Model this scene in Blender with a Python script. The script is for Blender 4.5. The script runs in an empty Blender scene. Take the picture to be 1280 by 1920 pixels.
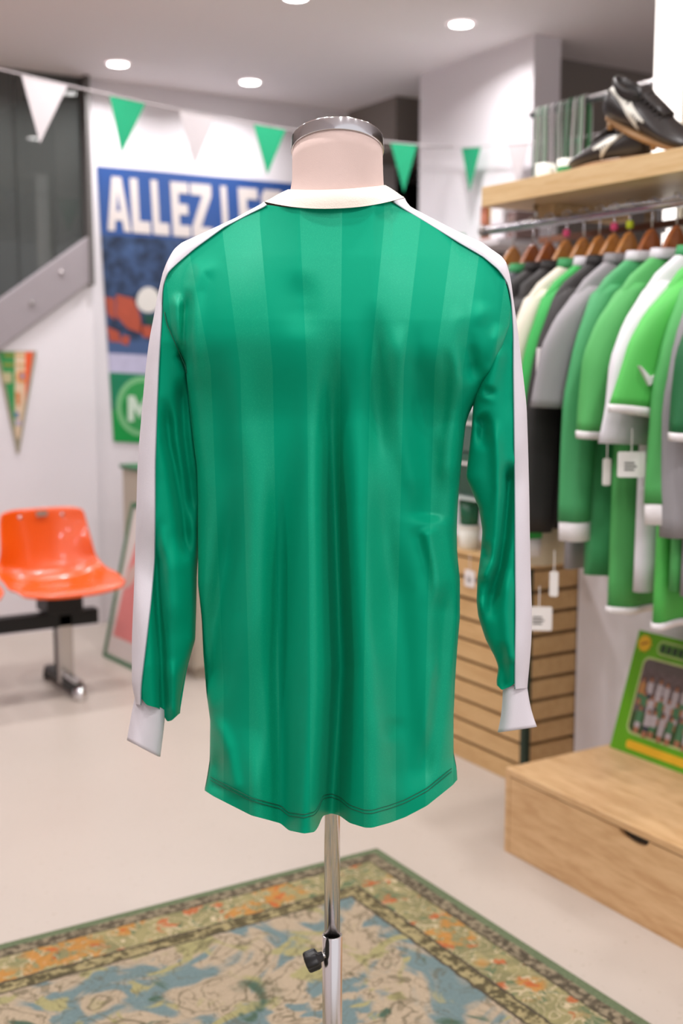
import bpy, bmesh, math, random
import numpy as np
from mathutils import Vector, Matrix, Euler
random.seed(7)
SC = bpy.context.scene
COL = SC.collection
# ---------------------------------------------------------------- camera, light, exposure
F = 2200.0; CAM_H = 1.25; PIT = math.atan(282 / F); YAW = math.radians(31.4)
cam_d = bpy.data.cameras.new('camera'); cam = bpy.data.objects.new('camera', cam_d); COL.objects.link(cam)
cam.location = (0, 0, CAM_H); cam.rotation_euler = (math.pi / 2 - PIT, 0, -YAW)
cam_d.sensor_fit = 'VERTICAL'; cam_d.sensor_height = 36; cam_d.sensor_width = 24
cam_d.lens = F / 1920 * 36
cam_d.clip_start = 0.05
cam_d.dof.use_dof = True; cam_d.dof.focus_distance = 1.45; cam_d.dof.aperture_fstop = 3.6
SC.camera = cam
SC.view_settings.view_transform = 'Standard'; SC.view_settings.look = 'None'
SC.view_settings.exposure = 0.15; SC.view_settings.gamma = 1.0
SC.view_settings.use_curve_mapping = False
SC.cycles.use_denoising = True
SC.cycles.max_bounces = 10; SC.cycles.diffuse_bounces = 6
world = bpy.data.worlds.new('daylight'); SC.world = world; world.use_nodes = True
world.node_tree.nodes['Background'].inputs[0].default_value = (1.0, 0.975, 1.02, 1)
world.node_tree.nodes['Background'].inputs[1].default_value = 0.80
LAMP_W = 5.6            # watts per ceiling downlight
CEIL = 2.53; YB = 5.34; XW = 2.393

# ---------------------------------------------------------------- measuring helpers
FH = np.array([math.sin(YAW), math.cos(YAW), 0.0]); RT = np.array([math.cos(YAW), -math.sin(YAW), 0.0]); UP = np.array([0, 0, 1.0])
FW = FH * math.cos(PIT) - UP * math.sin(PIT); U2 = FH * math.sin(PIT) + UP * math.cos(PIT)
C0 = np.array([0, 0, CAM_H])
def ray(x, y):
    x = np.asarray(x, float); y = np.asarray(y, float)
    return (x[..., None] - 640) / F * RT + (960 - y[..., None]) / F * U2 + FW
def on_z(x, y, z): d = ray(x, y); return C0 + d * ((z - CAM_H) / d[..., 2:3])
def on_x(x, y, X): d = ray(x, y); return C0 + d * (X / d[..., 0:1])
def on_y(x, y, Y): d = ray(x, y); return C0 + d * (Y / d[..., 1:2])
DM = 1.52                                   # distance of the mannequin's middle plane
def sp(x, y, t=0.0):                        # point at photo position x, y lying t metres nearer than the mannequin's middle plane
    d = ray(x, y); t = np.asarray(t, float)
    return C0 + d * ((DM - t)[..., None] / (d @ FH)[..., None])

# ---------------------------------------------------------------- object helpers
ORG = {}
def tag(o, label, cat, group=None):
    o['label'] = label; o['category'] = cat
    if group: o['group'] = group
    return o
def thing(name, label, cat, loc=(0, 0, 0), rot=(0, 0, 0), group=None):
    o = bpy.data.objects.new(name, None); COL.objects.link(o)
    o.location = loc; o.rotation_euler = rot; o.empty_display_size = 0.05
    ORG[o.name] = Vector(loc)
    return tag(o, label, cat, group)
def mesh_obj(name, verts, faces, mat, parent=None, smooth=False, uv=None, world=False, label=None, bevel=0, sub=0, solid=0):
    me = bpy.data.meshes.new(name)
    vs = [Vector(v) for v in verts]
    if parent is not None and world: vs = [v - ORG[parent.name] for v in vs]
    me.from_pydata([tuple(v) for v in vs], [], [tuple(int(i) for i in f) for f in faces])
    if uv is not None:
        l = me.uv_layers.new(name='UVMap')
        idx = np.zeros(len(me.loops), dtype=np.int32); me.loops.foreach_get('vertex_index', idx)
        l.data.foreach_set('uv', np.asarray(uv, np.float32)[idx].ravel())
    if smooth: me.polygons.foreach_set('use_smooth', [True] * len(me.polygons))
    me.materials.append(mat); me.update()
    o = bpy.data.objects.new(name, me); COL.objects.link(o)
    if parent is not None:
        o.parent = parent; ORG[o.name] = ORG.get(parent.name, Vector((0, 0, 0)))
    if label: o['label'] = label
    if bevel:
        b = o.modifiers.new('bevel', 'BEVEL'); b.width = bevel; b.segments = 2; b.limit_method = 'ANGLE'; b.angle_limit = 0.6
    if solid:
        b = o.modifiers.new('solid', 'SOLIDIFY'); b.thickness = solid; b.offset = 0
    if sub:
        b = o.modifiers.new('sub', 'SUBSURF'); b.levels = sub; b.render_levels = sub
    return o
def struct(o): o['kind'] = 'structure'; return o
def box_vf(x0, x1, y0, y1, z0, z1):
    v = [(x, y, z) for z in (z0, z1) for y in (y0, y1) for x in (x0, x1)]
    f = [(0, 2, 3, 1), (4, 5, 7, 6), (0, 1, 5, 4), (2, 6, 7, 3), (0, 4, 6, 2), (1, 3, 7, 5)]
    return v, f
def box(name, b, mat, parent=None, bevel=0.0, world=True, label=None):
    v, f = box_vf(*b); return mesh_obj(name, v, f, mat, parent, world=world, bevel=bevel, label=label)
def join_vf(parts):
    V = []; Fc = []
    for v, f in parts:
        n = len(V); V += [tuple(p) for p in v]; Fc += [tuple(i + n for i in q) for q in f]
    return V, Fc
def tube_vf(path, rad, n=12, caps=True):
    path = [Vector(p) for p in path]; V = []; Fc = []; m = len(path)
    rad = [rad] * m if not hasattr(rad, '__len__') else rad
    prev = None
    for i, p in enumerate(path):
        d = (path[min(i + 1, m - 1)] - path[max(i - 1, 0)]).normalized()
        a = prev - d * prev.dot(d) if prev is not None else d.cross(Vector((0, 0, 1)) if abs(d.z) < .9 else Vector((1, 0, 0)))
        a.normalize(); prev = a; b = d.cross(a)
        for k in range(n):
            w = 2 * math.pi * k / n; V.append(p + (a * math.cos(w) + b * math.sin(w)) * rad[i])
    for i in range(m - 1):
        for k in range(n):
            Fc.append((i * n + k, i * n + (k + 1) % n, (i + 1) * n + (k + 1) % n, (i + 1) * n + k))
    if caps: Fc += [tuple(range(n - 1, -1, -1)), tuple(range((m - 1) * n, m * n))]
    return V, Fc
def tube(name, path, rad, mat, parent=None, n=12, world=True, label=None):
    v, f = tube_vf(path, rad, n); return mesh_obj(name, v, f, mat, parent, smooth=True, world=world, label=label)
def lathe_vf(prof, n=32, c=(0, 0, 0), sx=1, sy=1, close=True):
    V = []; Fc = []
    for r, z in prof:
        for k in range(n):
            w = 2 * math.pi * k / n; V.append((c[0] + r * sx * math.cos(w), c[1] + r * sy * math.sin(w), c[2] + z))
    for i in range(len(prof) - 1):
        for k in range(n): Fc.append((i * n + k, i * n + (k + 1) % n, (i + 1) * n + (k + 1) % n, (i + 1) * n + k))
    if close: Fc += [tuple(range(n - 1, -1, -1)), tuple(range((len(prof) - 1) * n, len(prof) * n))]
    return V, Fc
def grid_f(nr, nc, wrap=False):
    Fc = []
    for i in range(nr - 1):
        for k in range(nc if wrap else nc - 1):
            a = i * nc + k; b = i * nc + (k + 1) % nc
            Fc.append((a, b, b + nc, a + nc))
    return Fc
def slab_vf(pts, n, th):                     # polygon pts (3-D, planar) thickened by th along -n
    pts = [Vector(p) for p in pts]; n = Vector(n).normalized(); k = len(pts)
    V = pts + [p - n * th for p in pts]
    Fc = [tuple(range(k)), tuple(range(2 * k - 1, k - 1, -1))] + [(i, i + k, (i + 1) % k + k, (i + 1) % k) for i in range(k)]
    return V, Fc
def rings_vf(rings, cap=True):
    n = len(rings[0]); V = [p for r in rings for p in r]; Fc = grid_f(len(rings), n, True)
    if cap: Fc += [tuple(range(n - 1, -1, -1)), tuple(range((len(rings) - 1) * n, len(rings) * n))]
    return V, Fc

# ---------------------------------------------------------------- materials
def srgb(r, g, b):
    f = lambda c: c / 12.92 if c <= .04045 else ((c + .055) / 1.055) ** 2.4
    return (f(r / 255), f(g / 255), f(b / 255), 1)
MATS = {}
def mat(name, col, rough=.5, metal=0, noise=0, nscale=20, bump=0, bscale=200, sheen=0, emit=0, spec=.5, coat=0, trans=0):
    if name in MATS: return MATS[name]
    m = bpy.data.materials.new(name); m.use_nodes = True; nt = m.node_tree; b = nt.nodes['Principled BSDF']
    b.inputs['Base Color'].default_value = col; b.inputs['Roughness'].default_value = rough; b.inputs['Metallic'].default_value = metal
    b.inputs['Specular IOR Level'].default_value = spec
    b.inputs['Coat Weight'].default_value = coat
    b.inputs['Transmission Weight'].default_value = trans
    if sheen: b.inputs['Sheen Weight'].default_value = sheen; b.inputs['Sheen Roughness'].default_value = .4
    if emit: b.inputs['Emission Color'].default_value = col; b.inputs['Emission Strength'].default_value = emit
    tc = nt.nodes.new('ShaderNodeTexCoord')
    if noise:
        n = nt.nodes.new('ShaderNodeTexNoise'); n.inputs['Scale'].default_value = nscale; n.inputs['Detail'].default_value = 4
        nt.links.new(tc.outputs['Object'], n.inputs['Vector'])
        mx = nt.nodes.new('ShaderNodeMix'); mx.data_type = 'RGBA'
        mx.inputs[6].default_value = tuple(c * (1 - noise) for c in col[:3]) + (1,)
        mx.inputs[7].default_value = tuple(min(1, c * (1 + noise)) for c in col[:3]) + (1,)
        nt.links.new(n.outputs['Fac'], mx.inputs[0]); nt.links.new(mx.outputs[2], b.inputs['Base Color'])
    if bump:
        n = nt.nodes.new('ShaderNodeTexNoise'); n.inputs['Scale'].default_value = bscale
        nt.links.new(tc.outputs['Object'], n.inputs['Vector'])
        bp = nt.nodes.new('ShaderNodeBump'); bp.inputs['Strength'].default_value = bump; bp.inputs['Distance'].default_value = .002
        nt.links.new(n.outputs['Fac'], bp.inputs['Height']); nt.links.new(bp.outputs[0], b.inputs['Normal'])
    MATS[name] = m
    return m
class NT:                                    # tiny node-graph writer
    def __init__(s, name):
        s.m = bpy.data.materials.new(name); s.m.use_nodes = True; s.t = s.m.node_tree; s.b = s.t.nodes['Principled BSDF']
    def new(s, kind, **inp):
        n = s.t.nodes.new(kind); return n
    def plug(s, val, sock):
        if hasattr(val, 'is_output'): s.t.links.new(val, sock)
        else: sock.default_value = val
    def math(s, op, a, b=0.0, c=None, clamp=False):
        n = s.t.nodes.new('ShaderNodeMath'); n.operation = op; n.use_clamp = clamp
        s.plug(a, n.inputs[0]); s.plug(b, n.inputs[1])
        if c is not None: s.plug(c, n.inputs[2])
        return n.outputs[0]
    def mix(s, f, a, b):
        n = s.t.nodes.new('ShaderNodeMix'); n.data_type = 'RGBA'
        s.plug(f, n.inputs[0]); s.plug(a, n.inputs[6]); s.plug(b, n.inputs[7]); return n.outputs[2]
    def noise(s, vec, scale, detail=3, rough=.5, dist=0.0):
        n = s.t.nodes.new('ShaderNodeTexNoise'); s.t.links.new(vec, n.inputs['Vector'])
        n.inputs['Scale'].default_value = scale; n.inputs['Detail'].default_value = detail
        n.inputs['Roughness'].default_value = rough; n.inputs['Distortion'].default_value = dist
        return n.outputs['Fac']
    def ramp(s, f, a, b):                    # smooth 0..1 between a and b
        n = s.t.nodes.new('ShaderNodeMapRange'); n.interpolation_type = 'SMOOTHSTEP'
        s.plug(f, n.inputs[0]); n.inputs[1].default_value = a; n.inputs[2].default_value = b; return n.outputs[0]
    def mapping(s, vec, scale=(1, 1, 1), loc=(0, 0, 0)):
        n = s.t.nodes.new('ShaderNodeMapping'); s.t.links.new(vec, n.inputs['Vector'])
        n.inputs['Scale'].default_value = scale; n.inputs['Location'].default_value = loc; return n.outputs[0]
    def coord(s, which='Object'):
        return s.t.nodes.new('ShaderNodeTexCoord').outputs[which]
    def bump(s, h, strength=.3, dist=.002):
        n = s.t.nodes.new('ShaderNodeBump'); n.inputs['Strength'].default_value = strength; n.inputs['Distance'].default_value = dist
        s.t.links.new(h, n.inputs['Height']); s.t.links.new(n.outputs[0], s.b.inputs['Normal'])

def m_shirt():
    g = NT('shirt_green'); uv = g.coord('UV'); sx = g.t.nodes.new('ShaderNodeSeparateXYZ'); g.t.links.new(uv, sx.inputs[0])
    fr = g.math('FRACT', g.math('MULTIPLY', sx.outputs[0], .5))
    band = g.math('GREATER_THAN', fr, .5)
    ob = g.coord('Object')
    spark = g.noise(g.mapping(ob, (1, 1, .45)), 1500, 2)
    dark = srgb(0, 146, 110); light = srgb(2, 149, 112); spk = srgb(30, 166, 123)
    lightn = g.mix(g.ramp(spark, .5, .8), light, spk)  # pale speckle paints satin glints into the base colour
    g.plug(g.mix(band, dark, lightn), g.b.inputs['Base Color'])
    g.plug(g.math('MULTIPLY_ADD', band, -.09, .51), g.b.inputs['Roughness'])
    g.b.inputs['Specular Tint'].default_value = (.35, 1, .8, 1); g.b.inputs['Sheen Weight'].default_value = .04; g.b.inputs['Sheen Roughness'].default_value = .35
    g.b.inputs['Sheen Tint'].default_value = (.5, 1, .8, 1)
    g.plug(g.math('MULTIPLY_ADD', band, .26, .18), g.b.inputs['Specular IOR Level'])
    g.bump(g.noise(ob, 1100, 2), .12, .0006)
    return g.m
def m_wood(name, c1, c2, sc=(2, 30, 30), rough=.45):
    g = NT(name); ob = g.mapping(g.coord(), sc)
    n = g.noise(ob, 2.2, 4, .6, .6); n2 = g.noise(ob, 9, 3)
    g.plug(g.mix(g.ramp(g.math('ADD', g.math('MULTIPLY', n, .7), g.math('MULTIPLY', n2, .3)), .35, .68), c1, c2), g.b.inputs['Base Color'])
    g.b.inputs['Roughness'].default_value = rough
    return g.m
def m_floor():
    g = NT('terrazzo'); ob = g.coord()
    base = g.mix(g.noise(ob, 1.6, 4), srgb(172, 161, 151), srgb(184, 173, 163))
    sp1 = g.ramp(g.noise(ob, 70, 3), .655, .70); sp2 = g.ramp(g.noise(ob, 34, 4, .7), .64, .70)
    c = g.mix(g.math('MULTIPLY', sp1, .5), base, srgb(150, 135, 118)); c = g.mix(g.math('MULTIPLY', sp2, .6), c, srgb(176, 165, 150))
    g.plug(c, g.b.inputs['Base Color']); g.b.inputs['Roughness'].default_value = .34; g.b.inputs['Specular IOR Level'].default_value = .4
    return g.m
def m_rug(W, L):
    g = NT('rug_weave'); ob = g.coord(); s = g.t.nodes.new('ShaderNodeSeparateXYZ'); g.t.links.new(ob, s.inputs[0])
    x, y = s.outputs[0], s.outputs[1]
    wob = g.math('MULTIPLY_ADD', g.noise(ob, 40, 2), .010, -.005)
    d = g.math('MINIMUM', g.math('MINIMUM', g.math('MULTIPLY', x, -1), g.math('MULTIPLY', y, -1)), g.math('MINIMUM', g.math('ADD', x, W), g.math('ADD', y, L)))
    d = g.math('ADD', d, wob)
    fine = g.noise(ob, 160, 3, .7)
    def zone(a, b): return g.math('MULTIPLY', g.math('GREATER_THAN', d, a), g.math('LESS_THAN', d, b))
    green = g.mix(fine, srgb(84, 100, 74), srgb(120, 128, 98))
    cream = srgb(196, 176, 146); olive = srgb(140, 132, 94); char = srgb(84, 76, 62); orange = srgb(186, 128, 62); red = srgb(182, 92, 54)
    # floral border: olive ground, sage drifts, pale stems, orange and red blossoms
    f1 = g.noise(ob, 9, 4, .6, .8)
    fl = g.mix(g.ramp(g.noise(ob, 14, 4, .6, .5), .42, .62), srgb(134, 128, 92), srgb(156, 146, 104))
    fl = g.mix(g.ramp(g.noise(g.mapping(ob, loc=(3, 1, 0)), 18, 4, .6, 1.2), .56, .62), fl, srgb(104, 116, 86))
    vein = g.math('ABSOLUTE', g.math('SUBTRACT', g.noise(g.mapping(ob, loc=(9, 4, 0)), 15, 2, .5, 1.6), .5))
    fl = g.mix(g.ramp(vein, .026, .008), fl, srgb(198, 180, 146))
    bl = g.noise(g.mapping(ob, loc=(1.7, 5.2, 0)), 5.2, 1); bs = g.noise(ob, 38, 3, .6)
    blo = g.math('MULTIPLY', g.ramp(bl, .56, .62), g.ramp(bs, .46, .54))
    fl = g.mix(g.math('MULTIPLY', blo, .85), fl, orange)
    blr = g.math('MULTIPLY', g.ramp(g.noise(g.mapping(ob, loc=(2, 7, 0)), 20, 2), .59, .64), g.ramp(bs, .40, .52))
    fl = g.mix(g.math('MULTIPLY', blr, .8), fl, red)
    # centre: cream and blue clouds with dark arabesque outlines
    big = g.noise(g.mapping(ob, loc=(.45, .2, 0)), 4.2, 3, .55, 1.4)
    ce = g.mix(g.ramp(big, .42, .49), srgb(112, 130, 130), srgb(176, 158, 134))
    ce = g.mix(g.ramp(g.noise(g.mapping(ob, loc=(4, 2, 0)), 7, 3, .5, 1.5), .55, .62), ce, srgb(160, 152, 108))
    ce = g.mix(g.ramp(g.noise(g.mapping(ob, loc=(8, 3, 0)), 5, 3, .5, 1.2), .60, .66), ce, srgb(78, 98, 82))
    ol = g.math('ABSOLUTE', g.math('SUBTRACT', big, .53)); ol2 = g.math('ABSOLUTE', g.math('SUBTRACT', g.noise(g.mapping(ob, loc=(6, 6, 0)), 8, 2, .5, 2.2), .5))
    ce = g.mix(g.math('MULTIPLY', g.ramp(ol, .016, .004), .6), ce, srgb(88, 82, 62)); ce = g.mix(g.math('MULTIPLY', g.ramp(ol2, .022, .006), .5), ce, srgb(96, 88, 66))
    dk = g.mix(g.ramp(g.noise(ob, 60, 3, .7), .42, .6), char, srgb(150, 136, 112))
    dk2 = g.mix(g.ramp(g.noise(ob, 48, 3, .7), .44, .58), srgb(88, 80, 58), srgb(162, 148, 108))
    c = ce
    c = g.mix(zone(.165, .205), c, dk2); c = g.mix(zone(.160, .167), c, char); c = g.mix(zone(.199, .206), c, char)
    c = g.mix(zone(.062, .160), c, fl); c = g.mix(zone(.026, .062), c, dk); c = g.mix(zone(.058, .063), c, char)
    c = g.mix(g.math('LESS_THAN', d, .026), c, green)
    hh = g.math('MULTIPLY_ADD', fine, .6, .56)
    n = g.t.nodes.new('ShaderNodeVectorMath'); n.operation = 'SCALE'; g.t.links.new(c, n.inputs[0]); g.t.links.new(hh, n.inputs['Scale'])
    g.plug(n.outputs[0], g.b.inputs['Base Color']); g.b.inputs['Roughness'].default_value = .95; g.b.inputs['Specular IOR Level'].default_value = .1
    g.bump(g.noise(ob, 420, 2), .8, .004)
    return g.m
WHITE = mat('white_paint', srgb(224, 219, 223), .6, noise=.02, nscale=3, bump=.03, bscale=120)
CEILM = mat('ceiling_paint', srgb(246, 240, 242), .75, noise=.015, nscale=2)
GREYW = mat('grey_paint', srgb(128, 120, 114), .7, noise=.03, nscale=4)
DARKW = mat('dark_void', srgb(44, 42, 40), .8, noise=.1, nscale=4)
CHROME = mat('chrome', srgb(222, 220, 222), .10, 1)
SATIN = mat('satin_chrome', srgb(226, 222, 222), .16, 1)
STEEL = mat('brushed_steel', srgb(190, 186, 184), .24, 1)
BLACK = mat('black_plastic', srgb(22, 20, 20), .4)
BLKMET = mat('black_metal', srgb(16, 15, 15), .45, .3)
PINE = m_wood('light_pine', srgb(222, 192, 146), srgb(206, 170, 120), (30, 2, 30))
OAKV = m_wood('oak_veneer', srgb(212, 174, 128), srgb(188, 146, 100), (16, 2.2, 16))
SLATM = m_wood('slat_wood', srgb(204, 168, 118), srgb(190, 152, 102), (14, 2, 14))
GROOVE = mat('slat_groove', srgb(120, 92, 62), .7)
HANGW = [m_wood('hanger_wood_a', srgb(196, 134, 70), srgb(166, 102, 48), (4, 20, 20), .3), m_wood('hanger_wood_b', srgb(168, 96, 48), srgb(140, 74, 36), (4, 20, 20), .3)]
ORANGE = mat('orange_plastic', srgb(218, 80, 4), .24, noise=.04, nscale=3, coat=.2)
LED = mat('lamp_glow', (1, .97, .94, 1), .4, emit=22)
LEDC = mat('light_column_glow', (1, .97, .93, 1), .4, emit=1.3)
PGREEN = mat('pennant_green', srgb(0, 150, 104), .6, noise=.05)
PWHITE = mat('pennant_white', srgb(192, 184, 186), .6, noise=.02)
SKIN = mat('mannequin_cloth', srgb(212, 188, 180), .8, noise=.015, nscale=40, bump=.1, bscale=900)
RIB = mat('collar_rib', srgb(230, 220, 206), .8, bump=.25, bscale=700)
STRIPE = mat('sleeve_stripe_cloth', srgb(214, 208, 214), .7, bump=.12, bscale=800)
STITCH = mat('stitch_thread', srgb(0, 92, 66), .7)
PIPING = mat('seam_piping', srgb(120, 150, 150), .6)
SHIRT = m_shirt()
CARD = mat('price_card', srgb(232, 226, 224), .5)
INK = mat('printed_ink', srgb(90, 86, 84), .6)

# ---------------------------------------------------------------- structure
def quad_wall(name, b, m, bevel=0): return struct(box(name, b, m, bevel=bevel))
quad_wall('floor', (-1.9, 6.5, -2.2, 8.5, -.05, 0), m_floor())
quad_wall('ceiling', (-1.9, 6.5, -2.2, 8.5, CEIL, CEIL + .06), CEILM)
quad_wall('wall_light_block', (-2.0, -1.9, -2.2, 8.5, 0, CEIL), WHITE)  # unseen wall, added to bounce light and keep it coming from the right
bw = quad_wall('wall_back', (1.893, 3.6, YB, YB + .15, 0, CEIL), WHITE)
# lower white wall with the sloped top that follows the staircase, standing a hand proud of the glazing
sl = lambda X: 1.625 + (X - 1.882) * .72          # lower edge of stringer
v = [(-2.5, YB - .03, 0), (1.893, YB - .03, 0), (1.893, YB - .03, sl(1.893)), (-.38, YB - .03, sl(-.38)), (-.40, YB - .03, 0)]
v = [(-.36, YB - .03, 0), (1.893, YB - .03, 0), (1.893, YB - .03, sl(1.893)), (-.36, YB - .03, sl(-.36))]
vv, ff = slab_vf(v, (0, -1, 0), .13); struct(mesh_obj('wall_stair', vv, ff, WHITE))
v = [(-.36, YB - .05, sl(-.36) - .01), (1.885, YB - .05, sl(1.885) - .01), (1.885, YB - .05, sl(1.885) + .20), (-.36, YB - .05, sl(-.36) + .215)]
STRING = mat('stair_stringer_grey', srgb(150, 142, 146), .55, noise=.03)
vv, ff = slab_vf(v, (0, -1, 0), .05); st = struct(mesh_obj('trim_1', vv, ff, STRING, bevel=.004))
for k, X in enumerate((1.60, 1.74, 1.40, 1.2)):
    vv, ff = lathe_vf([(.010, 0), (.010, .006), (.006, .010)], 12)
    o = mesh_obj('bolt', [(X + a, YB - .05 - c, sl(X) + .09 + .04 * (k == 1) + b) for a, b, c in vv], ff, STEEL, st, world=False)
quad_wall('trim_2', (1.872, 1.893, YB - .06, YB + .02, 1.60, CEIL), mat('dark_profile', srgb(96, 92, 90), .5))
# dark stairwell behind the glazing
quad_wall('wall_stairwell', (-1.6, 1.893, YB + 1.6, YB + 1.7, 0, CEIL), mat('stairwell_paint', srgb(112, 112, 108), .7))
quad_wall('wall_stairwell_side', (1.78, 1.893, YB + .1, YB + 1.6, 0, CEIL), GREYW)
glass = NT('stair_glass'); glass.b.inputs['Base Color'].default_value = srgb(78, 82, 80); glass.b.inputs['Roughness'].default_value = .02
glass.b.inputs['Alpha'].default_value = .55; glass.b.inputs['Specular IOR Level'].default_value = .5; glass.b.inputs['IOR'].default_value = 1.6
gw = struct(thing('window_1', '', ''))
del gw['label'], gw['category']
for X0, X1 in ((1.565, 1.875), (.95, 1.560), (.33, .945)):
    v = [(X0, YB, sl(X0) + .19), (X1, YB, sl(X1) + .19), (X1, YB, CEIL), (X0, YB, CEIL)]
    vv, ff = slab_vf(v, (0, -1, 0), .012); mesh_obj('pane', vv, ff, glass.m, gw)
# right: low display wall behind the clothes rail, white pier, grey alcove, dark passage
rw = quad_wall('wall_right', (XW, XW + .09, -.6, 2.567, 0, 1.46), WHITE)
quad_wall('wall_pier', (3.16, 3.30, 3.72, 4.50, 0, CEIL), WHITE)
quad_wall('wall_alcove', (3.30, 6.0, 3.95, 4.10, 0, CEIL), GREYW)
quad_wall('wall_alcove_side', (5.0, 5.1, -1, 3.95, 0, CEIL), GREYW)
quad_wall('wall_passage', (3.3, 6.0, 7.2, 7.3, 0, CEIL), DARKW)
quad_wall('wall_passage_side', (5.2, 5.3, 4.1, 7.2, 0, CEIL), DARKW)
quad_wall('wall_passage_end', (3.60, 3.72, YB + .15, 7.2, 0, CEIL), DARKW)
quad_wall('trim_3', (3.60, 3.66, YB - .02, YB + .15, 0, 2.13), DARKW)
quad_wall('shade_soffit', (3.30, 5.2, 4.9, 5.34, 2.28, CEIL), GREYW)  # grey block added to stand in for a shaded patch of ceiling

# ---------------------------------------------------------------- ceiling downlights
spots = [(.65, 5.02), (1.29, 5.02), (1.93, 5.02), (2.57, 5.02), (1.43, 3.80), (2.13, 3.80), (2.83, 3.76), (.73, 3.80),
         (1.93, 2.55), (1.23, 2.55), (.53, 2.55), (1.83, 1.35), (1.13, 1.35), (.43, 1.35), (1.73, .15), (1.03, .15), (.33, .15), (-.4, .15),
         (1.4, -1.0), (.6, -1.0), (-.3, 1.35), (-.2, -1.0), (-.1, 2.55), (0.03, 3.80)]  # spots missing from names are unseen lamps, added to light the room
names = {2: 'round ceiling downlight nearest the dark stair glazing', 3: 'round ceiling downlight above the blue poster', 5: 'ceiling downlight cut by the top edge above the neck',
         6: 'round ceiling downlight beside the white pier'}
for i, (x, y) in enumerate(spots):
    t = thing('ceiling_downlight', names.get(i, 'added ceiling downlight, unseen overhead, only to light the room'), 'ceiling light', (x, y, CEIL), group='ceiling downlights')
    vv, ff = lathe_vf([(.040, -.002), (.052, -.006), (.054, -.001)], 24, close=False); mesh_obj('trim_ring', vv, ff, CEILM, t, smooth=True)
    vv, ff = lathe_vf([(.041, -.004), (.041, -.002)], 24); mesh_obj('diffuser', vv, ff, LED, t)
    ld = bpy.data.lights.new('downlight', 'AREA'); ld.shape = 'DISK'; ld.size = .085; ld.energy = LAMP_W; ld.spread = math.radians(150)
    ld.color = (1.0, .975, .985)
    lo = bpy.data.objects.new('downlight', ld); COL.objects.link(lo); lo.location = (0, 0, -.008); lo.parent = t

# ================================================================ THE SHIRT
def interp(tab): 
    a = np.array(tab, float); return lambda y: np.interp(y, a[:, 0], a[:, 1])
def smooth_tab(tab, n=9):
    a = np.array(tab, float); ys = np.arange(a[0, 0], a[-1, 0] + 1, 2.0); xs = np.interp(ys, a[:, 0], a[:, 1])
    k = np.hanning(n + 2)[1:-1]; k /= k.sum(); xp = np.pad(xs, n // 2, mode='edge'); xs = np.convolve(xp, k, 'valid')
    return lambda y: np.interp(y, ys, xs)
sstep = lambda a, b, x: (lambda q: q * q * (3 - 2 * q))(np.clip((x - a) / (b - a), 0, 1))
def fold(px, py, pts, w, amp, fade=60):
    pts = np.array(pts, float); best = np.full(px.shape, 1e9); along = np.zeros(px.shape); acc = 0
    seg = np.linalg.norm(np.diff(pts, axis=0), axis=1); tot = seg.sum()
    for i in range(len(pts) - 1):
        a, b = pts[i], pts[i + 1]; d = b - a; u = np.clip(((px - a[0]) * d[0] + (py - a[1]) * d[1]) / (d @ d), 0, 1)
        dist = np.hypot(px - a[0] - u * d[0], py - a[1] - u * d[1])
        m = dist < best; best = np.where(m, dist, best); along = np.where(m, acc + u * seg[i], along); acc += seg[i]
    f0, f1 = (fade, fade) if not hasattr(fade, '__len__') else fade
    e = np.ones(px.shape)
    if f0: e = e * sstep(0, f0, along)
    if f1: e = e * sstep(0, f1, tot - along)
    return amp * np.exp(-(best / w) ** 2) * e
TL = smooth_tab([(490, 330), (510, 314), (540, 306), (575, 305), (610, 312), (650, 330), (690, 347), (760, 354), (830, 362), (880, 369), (940, 371), (1097, 371), (1162, 378), (1228, 381), (1301, 387), (1348, 394), (1421, 393), (1450, 388), (1485, 380)])
TR = smooth_tab([(500, 938), (530, 953), (560, 957), (600, 954), (640, 944), (700, 923), (745, 900), (775, 882), (800, 873), (860, 866), (950, 858), (1000, 856), (1040, 857), (1090, 862), (1160, 862), (1220, 857), (1280, 853), (1350, 850), (1420, 850), (1450, 856), (1485, 858)])
hem_px = smooth_tab([(380, 1480), (400, 1493), (471, 1529), (505, 1538), (526, 1544), (541, 1557), (570, 1563), (590, 1560), (598, 1548), (604, 1530), (621, 1525), (636, 1529), (655, 1543), (684, 1552), (698, 1552), (730, 1543), (760, 1532), (800, 1511), (851, 1470), (857, 1460)], 5)
top_px = smooth_tab([(305, 522), (312, 511), (330, 495), (365, 466), (420, 426), (470, 400), (500, 384), (530, 388), (570, 391), (640, 391), (690, 386), (733, 378), (760, 394), (800, 418), (860, 455), (905, 481), (935, 506), (950, 530), (958, 548)], 3)
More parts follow.
